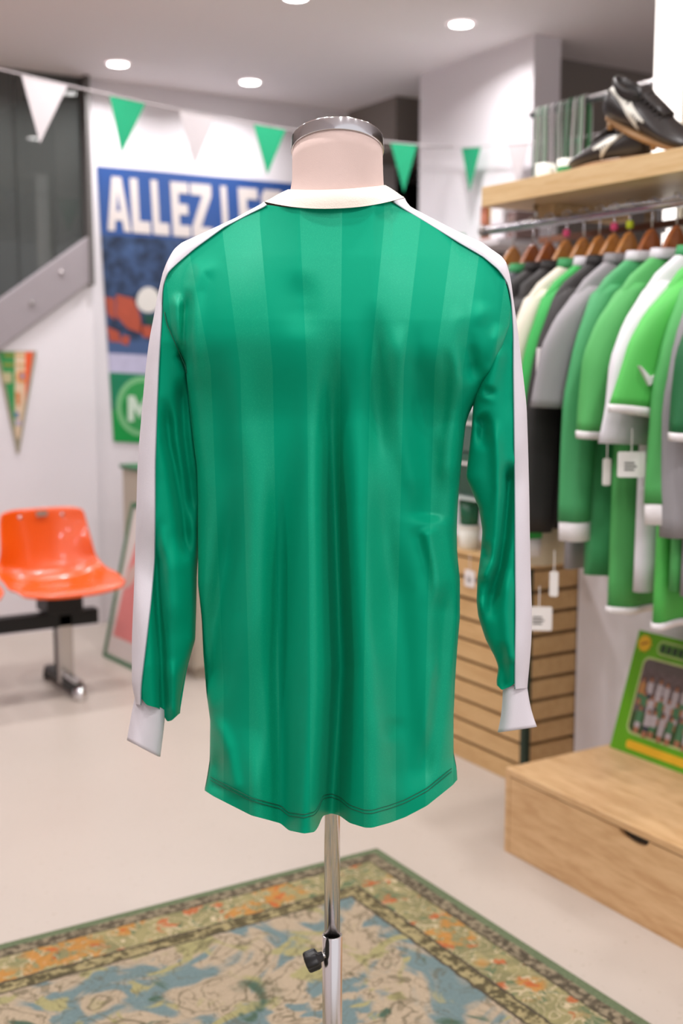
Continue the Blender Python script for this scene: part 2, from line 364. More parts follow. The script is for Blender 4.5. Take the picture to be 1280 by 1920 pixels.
FOLDS = [
    ([(752, 600), (746, 730), (760, 850), (790, 960)], 17, .0060, 70), ([(800, 640), (798, 780), (806, 900), (799, 985)], 30, -.0075, (120, 25)),
    ([(866, 590), (874, 650), (890, 725)], 17, -.014, (80, 40)), ([(935, 600), (925, 680), (905, 730)], 14, .008, 40),
    ([(851, 565), (866, 645), (856, 730), (848, 816), (832, 930)], 16, .0060, (110, 60)), ([(838, 640), (835, 740), (825, 830)], 12, -.004, 50),
    ([(626, 560), (622, 800), (630, 1000), (640, 1250), (620, 1540)], 22, -.015, (420, 0)),
    ([(586, 620), (584, 1000), (584, 1300), (572, 1570)], 30, .0120, (380, 0)),
    ([(670, 640), (676, 1000), (692, 1300), (702, 1560)], 36, .0120, (350, 0)),
    ([(438, 900), (424, 1050), (404, 1180), (392, 1330)], 24, -.010, (150, 80)), ([(478, 760), (474, 1150), (446, 1350)], 36, .0065, 200),
    ([(528, 820), (522, 1250), (534, 1550)], 22, -.0085, (300, 0)), ([(398, 1335), (425, 1400), (447, 1500)], 13, .0065, (40, 30)),
    ([(412, 1400), (405, 1470)], 14, -.008, (40, 0)), ([(470, 1360), (480, 1540)], 24, .007, (120, 0)),
    ([(797, 985), (812, 1060), (824, 1150)], 15, .0080, (20, 60)), ([(780, 985), (800, 1060), (806, 1130)], 13, -.006, (25, 60)),
    ([(838, 1080), (828, 1220), (812, 1350), (788, 1490)], 15, -.0085, 70), ([(818, 1210), (803, 1330), (795, 1420)], 11, .0055, 60),
    ([(742, 1340), (735, 1372), (728, 1395)], 16, -.005, 25), ([(748, 1000), (752, 1200), (765, 1500)], 30, -.006, (120, 60)),
    ([(715, 900), (722, 1100), (722, 1250)], 24, -.005, 120), ([(712, 1320), (735, 1420), (745, 1530)], 18, .0045, 60),
    ([(354, 535), (348, 590), (345, 650), (350, 715)], 10, -.009, (50, 50)), ([(420, 492), (376, 508), (364, 545), (362, 640), (366, 740)], 14, .0060, (60, 80)),
    ([(330, 545), (334, 610), (340, 665)], 10, .006, 30), ([(400, 640), (405, 800), (412, 960)], 26, -.004, 120),
    ([(445, 640), (452, 800), (458, 940)], 26, .004, 140), ([(560, 500), (565, 640)], 30, -.003, 60), ([(702, 560), (705, 760), (712, 900)], 20, -.005, 100),
    ([(783, 600), (776, 680), (782, 740)], 14, -.003, 60), ([(905, 560), (898, 620)], 14, .004, 30)]
def torso_depth(px, py, s, front=False):
    e_l = .032 * (1 - sstep(620, 800, py)); e_r = .032 * (1 - sstep(640, 790, py))
    edge = e_l * (1 - s) + e_r * s
    d = np.interp(py, [380, 480, 600, 760, 950, 1200, 1500], [.050, .066, .074, .074, .070, .074, .082])
    q = np.abs(2 * s - 1)
    full = edge + (d + .02 * sstep(700, 1000, py) * 0 - 0) * np.power(np.clip(1 - q ** 2.3, 0, 1), .55)
    ty = top_px(px)
    t_top = np.interp(px, [305, 340, 420, 500, 560, 640, 700, 735, 860, 930, 958], [.026, .024, .024, .034, .058, .064, .058, .034, .024, .024, .026])
    k = sstep(0, 1, np.clip((py - ty) / 270, 0, 1) ** .55)
    t = t_top + (full - t_top) * k
    if front: return -(t * .95) + (.028 * (1 - k)) * 0
    for p_, w_, a_, f_ in FOLDS: t = t + fold(px, py, p_, w_ * (1.0 if w_ >= 20 else 1.1), a_ * (2.7 if w_ >= 20 else 1.4), f_)
    # the fold that tucks at the pole
    t = t + .006 * np.sin((px - 380) / 21.0) * sstep(1380, 1560, py) * np.exp(-((px - 560) / 160) ** 2)
    return t
NR, NCOL = 300, 230
r = np.linspace(0, 1, NR)[:, None]; s = np.linspace(0, 1, NCOL)[None, :]
s = .5 - .5 * np.cos(np.pi * (.08 + .84 * s)); s = (s - s[0, 0]) / (s[0, -1] - s[0, 0])
yn = 515 + (1470 - 515) * r
X0 = TL(yn); X1 = TR(yn); PX = X0 + (X1 - X0) * s
# rows start on the shoulder/collar line and end on the hem line
yt = top_px(PX); yh = hem_px(PX)
PY = yt + (yh - yt) * r + (yn - (yt + (yh - yt) * r)) * (1 - np.abs(2 * r - 1) ** 3) * .9
PYs = np.clip(PY, 380, 1580)
edge_fix = np.abs(2 * s - 1) ** 30
X0b, X1b = TL(np.clip(PY, 490, 1485)), TR(np.clip(PY, 500, 1485))
tb = torso_depth(PX, PY, s)
# stripe coordinate: integer steps are band edges
SE = [(-2, 250, 250), (-1, 300, 330), (0, 345, 395), (1, 415, 450), (2, 487, 511), (3, 562, 575), (4, 641, 638), (5, 720, 694), (6, 788, 757), (7, 851, 815), (8, 906, 868), (9, 960, 925), (10, 1010, 980)]
se = np.array(SE, float)
kk = np.clip((PY - 420) / 270, 0, 3.2); kk = np.where(kk > 1, 1 + (kk - 1) * .22, kk)
U = np.zeros(PX.shape)
for i in range(NR):
    for j0 in range(0, 1):
        pass
    ed = se[:, 1][None, :] + (se[:, 2] - se[:, 1])[None, :] * kk[i][:, None]
    row = PX[i]
    U[i] = [np.interp(row[j], ed[j], se[:, 0]) for j in range(NCOL)]
UVb = np.stack([U.ravel() + 20, PY.ravel() / 1000], 1)
base_s = sp(622, 2450, 0); M0 = Vector(base_s); M0.z = 0.0
shirt = thing('football_shirt', 'long-sleeved green football shirt with white collar worn by the mannequin', 'shirt', (M0.x, M0.y, .62))
Pb = sp(PX, PY, tb)
back = mesh_obj('back_panel', Pb.reshape(-1, 3), [f[::-1] for f in grid_f(NR, NCOL)], SHIRT, shirt, True, UVb, True)
# front half of the body, closing the tube at the side seams
rf, cf = 80, 60
r2 = np.linspace(0, 1, rf)[:, None]; s2 = .5 - .5 * np.cos(np.pi * np.linspace(0, 1, cf))[None, :]
yn2 = 515 + (1470 - 515) * r2; PX2 = TL(yn2) + (TR(yn2) - TL(yn2)) * s2
neck_dip = 55 * np.exp(-((PX2 - 622) / 95) ** 2)
yt2 = top_px(PX2) + neck_dip; yh2 = np.interp(PX2, [380, 620, 858], [1480, 1478, 1460])
PY2 = yt2 + (yh2 - yt2) * r2 + (yn2 - (yt2 + (yh2 - yt2) * r2)) * (1 - np.abs(2 * r2 - 1) ** 3) * .9
tf = torso_depth(PX2, PY2, s2, True)
mesh_obj('front_panel', sp(PX2, PY2, tf).reshape(-1, 3), grid_f(rf, cf), SHIRT, shirt, True, np.stack([PX2.ravel() / 75, PY2.ravel() / 1000], 1), True)
# hem stitching: two fine thread lines
def torso_pt(x, y, off=.0008):
    x = np.array(x, float); y = np.array(y, float); sv = np.clip((x - TL(np.clip(y, 490, 1485))) / (TR(np.clip(y, 500, 1485)) - TL(np.clip(y, 490, 1485))), 0, 1)
    return sp(x, y, torso_depth(x, y, sv) + off)
for dy in (27, 33):
    xs = np.linspace(395, 846, 240); tube('hem_stitch', torso_pt(xs, hem_px(xs) - dy - 5 * np.exp(-((xs - 600) / 40) ** 2), .0002), .0006, STITCH, shirt, 6)
ys_ = np.linspace(585, 700, 40); tube('armhole_seam', sp(TL(ys_) + 1.5, ys_, torso_depth(TL(ys_) + 1.5, ys_, np.full(40, .004)) + .0002), .0006, STITCH, shirt, 6)
def band_quad(name, A, B, parent, m):       # strip of cloth through two rows of points
    V = [tuple(p) for p in A] + [tuple(p) for p in B]; n = len(A)
    return mesh_obj(name, V, [(i, i + 1, n + i + 1, n + i) for i in range(n - 1)], m, parent, True, None, True)

# sleeves ------------------------------------------------------------------
def build_sleeve(side, O, Bd, In, folds, e_in, dep, y0, y1, bottom, sh_O, sh_B, cuff):
    # O outer outline, Bd stripe edge, In inner edge: x as functions of y
    def depth(px, py, front=False):
        o, i = O(py), In(py); q = np.clip((px - o) / (i - o), 0, 1)
        t = e_in(py) * q + dep(py) * np.power(np.clip(1 - (2 * q - 1) ** 2, 0, 1), .5)
        if front: return e_in(py) * q * (-1 if True else 1) * np.where(e_in(py) > 0, 1, -1) - dep(py) * np.power(np.clip(1 - (2 * q - 1) ** 2, 0, 1), .5)
        for p_, w_, a_, f_ in folds: t = t + fold(px, py, p_, w_ * 1.4, a_ * 1.6, f_)
        return t
    nr, nc = 180, 70
    r = np.linspace(0, 1, nr)[:, None]; w = np.linspace(0, 1, nc)[None, :]
    yy = y0 + (y1 - y0) * r
    b, i = Bd(yy), In(yy); ww = 1 - (1 - w) ** 1.5
    px = b + (i - b) * ww
    py = yy + (bottom(px) - y1) * sstep(.86, 1, r) * 1.0 + 0 * px
    tt = depth(px, py)
    uvv = np.stack([np.full(px.size, 20.3), py.ravel() / 1000], 1)
    fs = grid_f(nr, nc); fs = fs if side < 0 else fs
    name = 'sleeve_left' if side < 0 else 'sleeve_right'
    sl_ = mesh_obj('sleeve', sp(px, py, tt).reshape(-1, 3), fs, SHIRT, shirt, True, uvv, True)
    # front half of the sleeve
    px2 = b + (i - b) * ww; t2 = depth(px2, py, True)
    mesh_obj('sleeve_front', sp(px2, py, t2).reshape(-1, 3), fs, SHIRT, shirt, True, uvv, True)
    # white stripe over shoulder and outer arm
    k = np.linspace(0, 1, 60)
    so = np.array(sh_O, float); sb = np.array(sh_B, float)
    def resample(a, n):
        d = np.r_[0, np.cumsum(np.hypot(*np.diff(a, axis=0).T))]; u = np.linspace(0, d[-1], n)
        return np.stack([np.interp(u, d, a[:, 0]), np.interp(u, d, a[:, 1])], 1)
    so = resample(so, 70); sb = resample(sb, 70)
    ys = np.linspace(so[-1, 1], y1 + 2, 150)[1:]; yb_ = np.linspace(sb[-1, 1], y1 + 4, 150)[1:]
    Oo = np.vstack([so, np.stack([O(ys), ys], 1)]); Bb = np.vstack([sb, np.stack([Bd(yb_), yb_], 1)])
    Oo[:, 0] = np.convolve(np.pad(Oo[:, 0], 3, mode='edge'), np.ones(7) / 7, 'valid'); Bb[:, 0] = np.convolve(np.pad(Bb[:, 0], 3, mode='edge'), np.ones(7) / 7, 'valid')
    tB = np.r_[np.interp(np.linspace(0, 1, 70), [0, .25, .8, 1], [.036, .025, .024, .03]), depth(Bd(yb_), yb_)]
    tB = np.convolve(np.pad(tB, 6, mode='edge'), np.ones(13) / 13, 'valid') + .0012
    tF = np.r_[np.interp(np.linspace(0, 1, 70), [0, .25, .8, 1], [.036, .025, .024, .03]), np.abs(depth(Bd(yb_), yb_, True))]
    q = np.linspace(0, math.pi, 25)
    rows = []
    for a in q:
        cc, ss = math.cos(a), math.sin(a)
        pp = Bb + (Oo - Bb) * ss
        wr = .0012 * np.sin(pp[:, 1] / 23 + 3 * ss) * sstep(850, 1150, pp[:, 1]) * ss
        rows.append(sp(pp[:, 0], pp[:, 1], (tB if cc > 0 else tF) * cc + wr))
    V = np.array(rows); mesh_obj('sleeve_stripe', V.reshape(-1, 3), grid_f(V.shape[0], V.shape[1]), STRIPE, shirt, True, None, True)
    tube('piping', sp(Bb[:, 0], Bb[:, 1], tB + .0006), .0007, PIPING, shirt, 6)
    # rib cuff
    (a0, a1), (b0, b1), dz, fl = cuff
    rings = []
    for u in np.linspace(0, 1, 14):
        L = np.array(a0) + (np.array(b0) - np.array(a0)) * u; R_ = np.array(a1) + (np.array(b1) - np.array(a1)) * u
        bulge = 1 - fl * math.sin(u * math.pi)
        cx, cy = (L + R_) / 2; hx, hy = (R_ - L) / 2 * bulge
        ring = []
        for a in np.linspace(0, 2 * math.pi, 40, endpoint=False):
            wv = 1 + .10 * math.sin(3 * a + 1) * u
            ring.append(sp(cx + hx * math.cos(a), cy + hy * math.cos(a) , dz[0] + (dz[1] * (1 - u) + dz[2] * u) * math.sin(a) * wv))
        rings.append(ring)
    vv, ff = rings_vf(rings, False); mesh_obj('cuff', vv, ff, STRIPE, shirt, True, None, True, solid=.002)
    return sl_
OL = smooth_tab([(455, 345), (475, 318), (510, 305), (555, 295), (600, 287), (640, 279), (700, 272), (780, 265), (860, 258), (1000, 254), (1080, 252), (1150, 249), (1200, 247), (1290, 247), (1310, 254), (1345, 258)])
BL = smooth_tab([(490, 335), (512, 312), (540, 305), (600, 303), (680, 298), (780, 294), (870, 291), (960, 291), (1050, 290), (1130, 283), (1200, 275), (1290, 264), (1345, 264)])
IL = smooth_tab([(490, 352), (560, 330), (610, 332), (650, 340), (690, 352), (760, 359), (830, 368), (880, 375), (1000, 374), (1080, 369), (1140, 368), (1200, 366), (1250, 350), (1310, 338), (1350, 335)])
foldL = [([(310, 740), (318, 830), (330, 890), (344, 980), (352, 1060)], 9, -.014, (60, 60)),
         ([(338, 700), (344, 815), (354, 890), (364, 990)], 8, -.012, (50, 60)), ([(291, 960), (296, 1100), (301, 1200), (306, 1300), (308, 1350)], 9, -.016, (110, 0)),
         ([(318, 1000), (330, 1100), (330, 1200)], 18, .007, 70), ([(338, 655), (350, 672), (362, 690)], 9, -.010, 10),
         ([(328, 600), (338, 660)], 8, .004, 20), ([(305, 980), (300, 1060)], 8, .004, 40), ([(325, 1230), (322, 1330)], 10, .006, (40, 0))]
botL = smooth_tab([(240, 1303), (262, 1306), (275, 1322), (298, 1328), (306, 1340), (313, 1353), (322, 1351), (336, 1338), (345, 1335)], 3)
build_sleeve(-1, OL, BL, IL, foldL,
    lambda y: np.interp(y, [490, 640, 740, 900, 1400], [.022, .020, -.012, -.030, -.006]), lambda y: np.interp(y, [490, 560, 640, 740, 900, 1250, 1340], [.008, .012, .022, .034, .036, .034, .024]),
    515, 1318, botL, [(497, 378), (440, 409), (380, 437), (340, 455), (325, 468), (312, 492), (305, 512)], [(503, 384), (470, 400), (420, 426), (365, 466), (332, 494), (314, 511), (306, 536)],
    (((256, 1298), (309, 1332)), ((239, 1388), (299, 1419)), (-.012, .018, .028), -.02))
OR = smooth_tab([(455, 905), (480, 941), (492, 949), (520, 957), (560, 962), (600, 968), (640, 973), (700, 980), (760, 987), (850, 990), (930, 992), (1000, 993), (1080, 995), (1150, 997), (1200, 996), (1240, 993), (1300, 987)])
BR = smooth_tab([(500, 930), (530, 951), (560, 958), (620, 962), (700, 962), (760, 963), (850, 964), (950, 965), (1150, 966), (1250, 965), (1300, 965)])
IR = smooth_tab([(490, 930), (560, 936), (640, 930), (700, 905), (745, 888), (770, 886), (800, 884), (870, 876), (895, 873), (925, 886), (955, 898), (995, 904), (1035, 901), (1082, 895), (1126, 893), (1155, 896), (1199, 910), (1235, 928), (1252, 934), (1283, 930), (1300, 934)])
foldR = [([(956, 860), (950, 940), (944, 1000), (936, 1060), (925, 1110), (916, 1170)], 9, -.017, (40, 60)), ([(928, 780), (935, 920), (933, 1010), (922, 1060), (900, 1094)], 8, .008, (50, 20)),
         ([(895, 775), (906, 795), (903, 850)], 9, -.012, (15, 40)), ([(940, 640), (915, 720), (905, 760)], 12, .008, 30), ([(920, 720), (912, 750)], 9, -.010, 20),
         ([(952, 1060), (948, 1150), (955, 1250)], 9, .006, (50, 20)), ([(905, 1010), (915, 1060)], 8, -.006, 20), ([(952, 600), (950, 800)], 9, -.004, 60),
         ([(940, 1200), (945, 1280)], 8, -.007, (30, 0)), ([(905, 1115), (900, 1160)], 8, .005, 20), ([(945, 560), (935, 640)], 8, .004, 30)]
botR = smooth_tab([(925, 1284), (932, 1285), (940, 1294), (955, 1288), (966, 1281), (1000, 1288)], 3)
build_sleeve(1, OR, BR, IR, foldR,
    lambda y: np.interp(y, [490, 640, 740, 880, 1400], [.022, .020, .008, .004, .0]), lambda y: np.interp(y, [490, 560, 640, 740, 900, 1250, 1300], [.008, .012, .022, .034, .036, .030, .022]),
    532, 1288, botR, [(757, 371), (768, 387), (800, 404), (850, 430), (880, 444), (903, 454), (922, 468), (940, 480), (949, 492)], [(734, 377), (760, 394), (800, 418), (860, 455), (905, 481), (935, 506), (951, 530)],
    (((944, 1284), (986, 1284)), ((934, 1373), (1005, 1363)), (.0, .018, .024), .10))
# collar ----------------------------------------------------------------------
rings = []
for u in np.linspace(0, 1, 9):
    ring = []
    for a in np.linspace(0, 2 * math.pi, 72, endpoint=False):
        c, s_ = math.cos(a), math.sin(a)
        xl, tl, yl = 627 + 131 * c, .004 + .067 * s_, (391 if s_ > 0 else 391) - 17 * abs(c) ** 2.2 - 4 * c + (0 if s_ > 0 else 60 * (-s_) ** 1.5)
        xu, tu, yu = 631 + 91 * c, .002 + .060 * s_, 355 - 4 * abs(c) ** 2 - 4 * c + (0 if s_ > 0 else 40 * (-s_) ** 1.5)
        v_ = u ** .85; bul = math.sin(u * math.pi)
        ring.append(sp(xl + (xu - xl) * v_, yl + (yu - yl) * u - 2 * bul, tl + (tu - tl) * v_ + .003 * bul))
    rings.append(ring)
rings.append([sp(631 + 87 * math.cos(a), 356 - 4 * math.cos(a) + (0 if math.sin(a) > 0 else 40 * (-math.sin(a)) ** 1.5), .002 + .0565 * math.sin(a)) for a in np.linspace(0, 2 * math.pi, 72, endpoint=False)])
rings.append([sp(631 + 87 * math.cos(a), 385 - 4 * math.cos(a) + (0 if math.sin(a) > 0 else 40 * (-math.sin(a)) ** 1.5), .002 + .0565 * math.sin(a)) for a in np.linspace(0, 2 * math.pi, 72, endpoint=False)])
vv, ff = rings_vf(rings, False); mesh_obj('collar', vv, ff, RIB, shirt, True, None, True)

# ================================================================ MANNEQUIN
man = thing('mannequin', 'beige headless mannequin with chrome neck cap on a chrome stand', 'mannequin', (M0.x, M0.y, 0))
rings = []
for y_, hw, ht, cx, tilt in [(262, 84.5, .054, 632.5, .018), (290, 85, .0545, 632.5, .016), (320, 85.5, .055, 633, .008), (340, 88, .056, 632, .003), (360, 96, .058, 630, 0), (385, 112, .060, 627, 0), (420, 140, .058, 627, 0), (470, 200, .034, 627, 0), (530, 225, .030, 628, 0), (700, 205, .028, 622, 0), (950, 185, .024, 616, 0), (1150, 170, .024, 616, 0), (1250, 140, .02, 618, 0)]:
    ring = []
    for a in np.linspace(0, 2 * math.pi, 48, endpoint=False):
        p = sp(cx + hw * math.cos(a), y_ + 18, -.002 + 0); p = p - FH * (ht * math.sin(a)) + UP * tilt * math.sin(a); ring.append(p)
    rings.append(ring)
vv, ff = rings_vf(rings); mesh_obj('body', vv, ff, SKIN, man, True, None, True)
def cap_ring(y_, hw, ht, tl=.018):
    return [sp(632.5 + hw * math.cos(a), y_ + 18, -.002) - FH * (ht * math.sin(a)) + UP * tl * math.sin(a) for a in np.linspace(0, 2 * math.pi, 64, endpoint=False)]
rr = [cap_ring(268, 83, .053), cap_ring(268, 86.2, .0555), cap_ring(267.6, 86.9, .0560), cap_ring(266.6, 87.1, .0561), cap_ring(265.5, 87.1, .0561), cap_ring(247, 86.6, .0558), cap_ring(246, 86.5, .0557), cap_ring(245.2, 86.2, .0555), cap_ring(244.8, 85.4, .0548), cap_ring(244.6, 84, .054), cap_ring(244, 40, .025)]
vv, ff = rings_vf(rr); mesh_obj('neck_cap', vv, ff, CHROME, man, True, None, True)
pc = sp(622.5, 1640, 0); PCX, PCY = pc[0], pc[1]
zj = float(sp(622, 1752, .0)[2])
tube('upper_pole', [(PCX, PCY, zj - .12), (PCX, PCY, 1.0)], .0108, SATIN, man, 40)
pl = [(.0138, .02), (.0138, zj - .001), (.0132, zj), (.0118, zj), (.0116, zj - .02)]
vv, ff = lathe_vf(pl, 40, (PCX, PCY, 0), close=False); mesh_obj('lower_pole', vv, ff, SATIN, man, True, None, True)
ko = Vector(sp(617, 1768, .0136)); slot = []
for a in np.linspace(0, 2 * math.pi, 24, endpoint=False): slot.append(sp(613.5 + 4.2 * math.cos(a), 1779 + 20 * math.sin(a), .0128 + .0004))
vv, ff = slab_vf(slot, -FH, .003); mesh_obj('pole_slot', vv, ff, BLACK, man, False, None, True)
kc = Vector(sp(589, 1799, .014)); ax = (Vector(sp(612, 1789, .012)) - kc).normalized()
tube('knob_screw', [kc + ax * .008, Vector(sp(616, 1788, .006))], .004, STEEL, man)
e1 = ax.cross(Vector((0, 0, 1))).normalized(); e2 = ax.cross(e1); rings = []
for u, q in [(-.0125, .72), (-.0115, .92), (-.009, 1.0), (.003, 1.0), (.006, .9), (.0075, .5), (.013, .42), (.0135, .3)]:
    rings.append([kc + ax * u + (e1 * math.cos(a) + e2 * math.sin(a)) * (.0138 * q * (1 + .07 * math.cos(7 * a))) for a in np.linspace(0, 2 * math.pi, 56, endpoint=False)])
vv, ff = rings_vf(rings); mesh_obj('clamp_knob', vv, ff, BLACK, man, True, None, True)
vv, ff = lathe_vf([(.15, .014), (.15, .021), (.14, .026), (.03, .032), (.018, .05), (.0145, .06)], 48, (PCX, PCY, 0)); mesh_obj('base', vv, ff, CHROME, man, True, None, True)

# ================================================================ RUG
RW, RL = 2.3, 3.2
rug = thing('rug', 'worn floral rug with olive border and blue cream centre under the mannequin', 'rug', (1.578, 2.41, 0))
box('pile', (-RW, 0, -RL, 0, .001, .013), m_rug(RW, RL), rug, .004, world=False)

# ================================================================ DISPLAY BENCH + BOXED PICTURE
BX0, BX1, BY0, BY1, BZ = 1.862, 2.39, .9, 2.247, .222
bench = thing('display_bench', 'low oak drawer bench on the floor beside the rug', 'bench', (BX0, BY1, 0))
box('carcass', (BX0 + .018, BX1, BY0, BY1, 0, BZ - .02), OAKV, bench)
box('top_board', (BX0, BX1, BY0, BY1, BZ - .018, BZ), OAKV, bench, .0015)
box('end_panel', (BX0, BX0 + .018, BY1 - .018, BY1, 0, BZ - .0185), OAKV, bench, .001)
# drawer front with a half-moon finger cut
gp = on_x(1187, 1549, BX0); gy = float(gp[1]); zt = BZ - .021
prof = [(BY0, .006), (BY1 - .020, .006), (BY1 - .020, zt)] + [(gy + .046 * math.cos(a), zt - .021 * math.sin(a)) for a in np.linspace(0, math.pi, 16)] + [(BY0, zt)]
vv, ff = slab_vf([(BX0 + .001, y, z) for y, z in prof], (-1, 0, 0), .016); dr = mesh_obj('drawer', vv, ff, OAKV, bench, False, None, True)
box('finger_hole', (BX0 + .0172, BX0 + .0185, gy - .05, gy + .05, zt - .025, zt + .003), BLACK, dr)
box('plinth', (BX0 + .002, BX0 + .018, BY0, BY1 - .018, 0, .006), OAKV, bench)

# boxed team picture leaning on the low wall
pb0 = Vector((2.205, 2.228, BZ)); lean = math.atan2(.10, .31); BH, BWd, BT = .325, .44, .035
pic = thing('boxed_team_picture', 'bright green boxed team photograph standing on the oak bench', 'picture box', pb0, (0, 0, 0))
ay = Vector((.03, -1, 0)).normalized(); an = Vector((-1, -.03, 0)).normalized()
auz = (Vector((0, 0, 1)) * math.cos(lean) - an * math.sin(lean)).normalized(); nn = (an * math.cos(lean) + Vector((0, 0, 1)) * math.sin(lean)).normalized()
def PB(u, v, o=0): return ay * u + auz * v + nn * o + Vector((0, 0, .0))
BGREEN = mat('box_green', srgb(92, 156, 20), .3, noise=.05, nscale=8); BRIM = mat('box_rim', srgb(172, 184, 120), .4); BYEL = mat('box_yellow', srgb(216, 168, 30), .4)
def rrect(u0, u1, v0, v1, rad, n=6):
    P = []
    for cu, cv, a0 in ((u1 - rad, v1 - rad, 0), (u0 + rad, v1 - rad, 90), (u0 + rad, v0 + rad, 180), (u1 - rad, v0 + rad, 270)):
        for k in range(n + 1):
            a = math.radians(a0 + 90 * k / n); P.append((cu + rad * math.cos(a), cv + rad * math.sin(a)))
    return P
def plate(name, pts, o, th, m, parent, label=None):
    vv, ff = slab_vf([PB(u, v, o) for u, v in pts], nn, th); return mesh_obj(name, vv, ff, m, parent, label=label)
plate('case', [(0, 0), (BWd, 0), (BWd, BH), (0, BH)], 0, BT, BGREEN, pic)
plate('window_rim', rrect(.040, .40, .052, .262, .022), .002, .002, BRIM, pic)
PHOT = NT('photo_print'); ob = PHOT.coord(); sz = PHOT.t.nodes.new('ShaderNodeSeparateXYZ'); PHOT.t.links.new(ob, sz.inputs[0])
cph = PHOT.mix(PHOT.ramp(sz.outputs[2], .10, .12), srgb(58, 78, 44), PHOT.mix(PHOT.noise(ob, 60, 3), srgb(70, 60, 58), srgb(120, 104, 104)))
cph = PHOT.mix(PHOT.ramp(sz.outputs[2], .215, .225), cph, srgb(96, 86, 84)); PHOT.plug(cph, PHOT.b.inputs['Base Color']); PHOT.b.inputs['Roughness'].default_value = .2
ph = plate('team_photo', rrect(.046, .394, .058, .256, .018), .0025, .001, PHOT.m, pic)
FIGM = {k: mat('print_' + k, c, .4) for k, c in dict(white=srgb(168, 158, 162), green=srgb(66, 112, 76), skin=srgb(150, 100, 72), navy=srgb(48, 54, 66), orange=srgb(166, 116, 66), brown=srgb(84, 52, 40)).items()}
figs = {k: [] for k in FIGM}
for row, (v0, n, sh) in enumerate([(.165, 12, 0), (.125, 11, .014), (.085, 10, .01)]):
    for k in range(n):
        u = .062 + sh + k * .0275 + random.uniform(-.004, .004); v0 = (.165, .125, .085)[row] + random.uniform(-.004, .004)
        if u > .385: continue
        c = 'orange' if k == 0 and row == 0 else random.choice(['white', 'white', 'green', 'white'])
        def q(u0, u1, va, vb, m): figs[m].append(slab_vf([PB(a, b, .0031 + .0002 * row) for a, b in ((u0, va), (u1, va), (u1, vb), (u0, vb))], nn, .0002))
        q(u - .010, u + .010, v0, v0 + .030, c); q(u - .009, u + .009, v0 - .014, v0, random.choice(['white', 'navy', 'green'])); q(u - .005, u + .005, v0 + .031, v0 + .042, 'skin'); q(u - .005, u + .005, v0 + .040, v0 + .046, 'brown')
        q(u - .008, u + .008, v0 - .030, v0 - .014, 'skin')
for k, L in figs.items():
    vv, ff = join_vf(L); o = mesh_obj('print_layer', vv, ff, FIGM[k], ph); o['kind'] = 'stuff'
star = [((.030 + (.019 if i % 2 else .025) * math.cos(i * math.pi / 10)), BH - .032 + (.019 if i % 2 else .025) * math.sin(i * math.pi / 10)) for i in range(20)]
sk = plate('sticker', star, .0015, .001, BYEL, pic)
plate('sticker_print', [(.018, BH - .040), (.042, BH - .030), (.042, BH - .024), (.018, BH - .034)], .0018, .0003, mat('sticker_ink', srgb(150, 96, 20), .5), sk)
tp = plate('title_plate', rrect(.075, .34, BH - .052, BH - .014, .017), .0018, .0012, BRIM, pic)
plate('title_field', rrect(.079, .336, BH - .048, BH - .018, .014), .0022, .001, mat('title_green', srgb(84, 140, 40), .4), tp)
for k in range(12): plate('title_letter', [(.088 + k * .020, BH - .044), (.103 + k * .020, BH - .044), (.103 + k * .020, BH - .024), (.088 + k * .020, BH - .024)], .0026, .0004, mat('title_ink', srgb(28, 52, 26), .5), tp)
plate('caption_bar', rrect(.052, .40, .014, .036, .008), .0015, .001, BYEL, pic)
pic.location = pb0

# ================================================================ SHELF, RAIL, HANGING SHIRTS
shelf = thing('wall_shelf', 'pale pine shelf board above the clothes rail', 'shelf', (1.993, 2.548, 1.66))
box('board', (1.993, XW, .4, 2.548, 1.660, 1.711), PINE, shelf, .0015)
box('cleat', (2.12, XW, 2.40, 2.47, 1.630, 1.660), PINE, shelf, .001)
for y_ in (2.30, 1.45, .6): box('upright', (XW - .028, XW - .002, y_ - .02, y_ + .02, 1.40, 1.66), STEEL, shelf)
rail = thing('clothes_rail', 'chrome hanging rail under the pine shelf', 'rail', (2.09, 2.62, 1.612))
tube('tube', [(2.09, .4, 1.612), (2.09, 2.66, 1.612)], .0125, CHROME, rail, 20)
vv, ff = lathe_vf([(.012, -.006), (.0165, -.005), (.0165, .005), (.010, .008)], 16); mesh_obj('end_cap', [(2.09 + a, 2.66 + c, 1.612 + b) for a, b, c in vv], ff, STEEL, rail, True, None, True)
for y_ in (2.44, 1.5, .6): tube('bracket', [(2.09, y_, 1.62), (2.09, y_, 1.66)], .006, STEEL, rail)
back_rail = thing('support_bar', 'thin brown bar behind the chrome hanging rail', 'rail', (2.30, 2.62, 1.575))
box('bar', (2.29, 2.31, .4, 2.66, 1.588, 1.606), mat('brown_bar', srgb(128, 84, 62), .5), back_rail)
for y_ in (2.28, 1.4): box('mount', (2.30, XW, y_ - .012, y_ + .012, 1.588, 1.606), STEEL, back_rail)

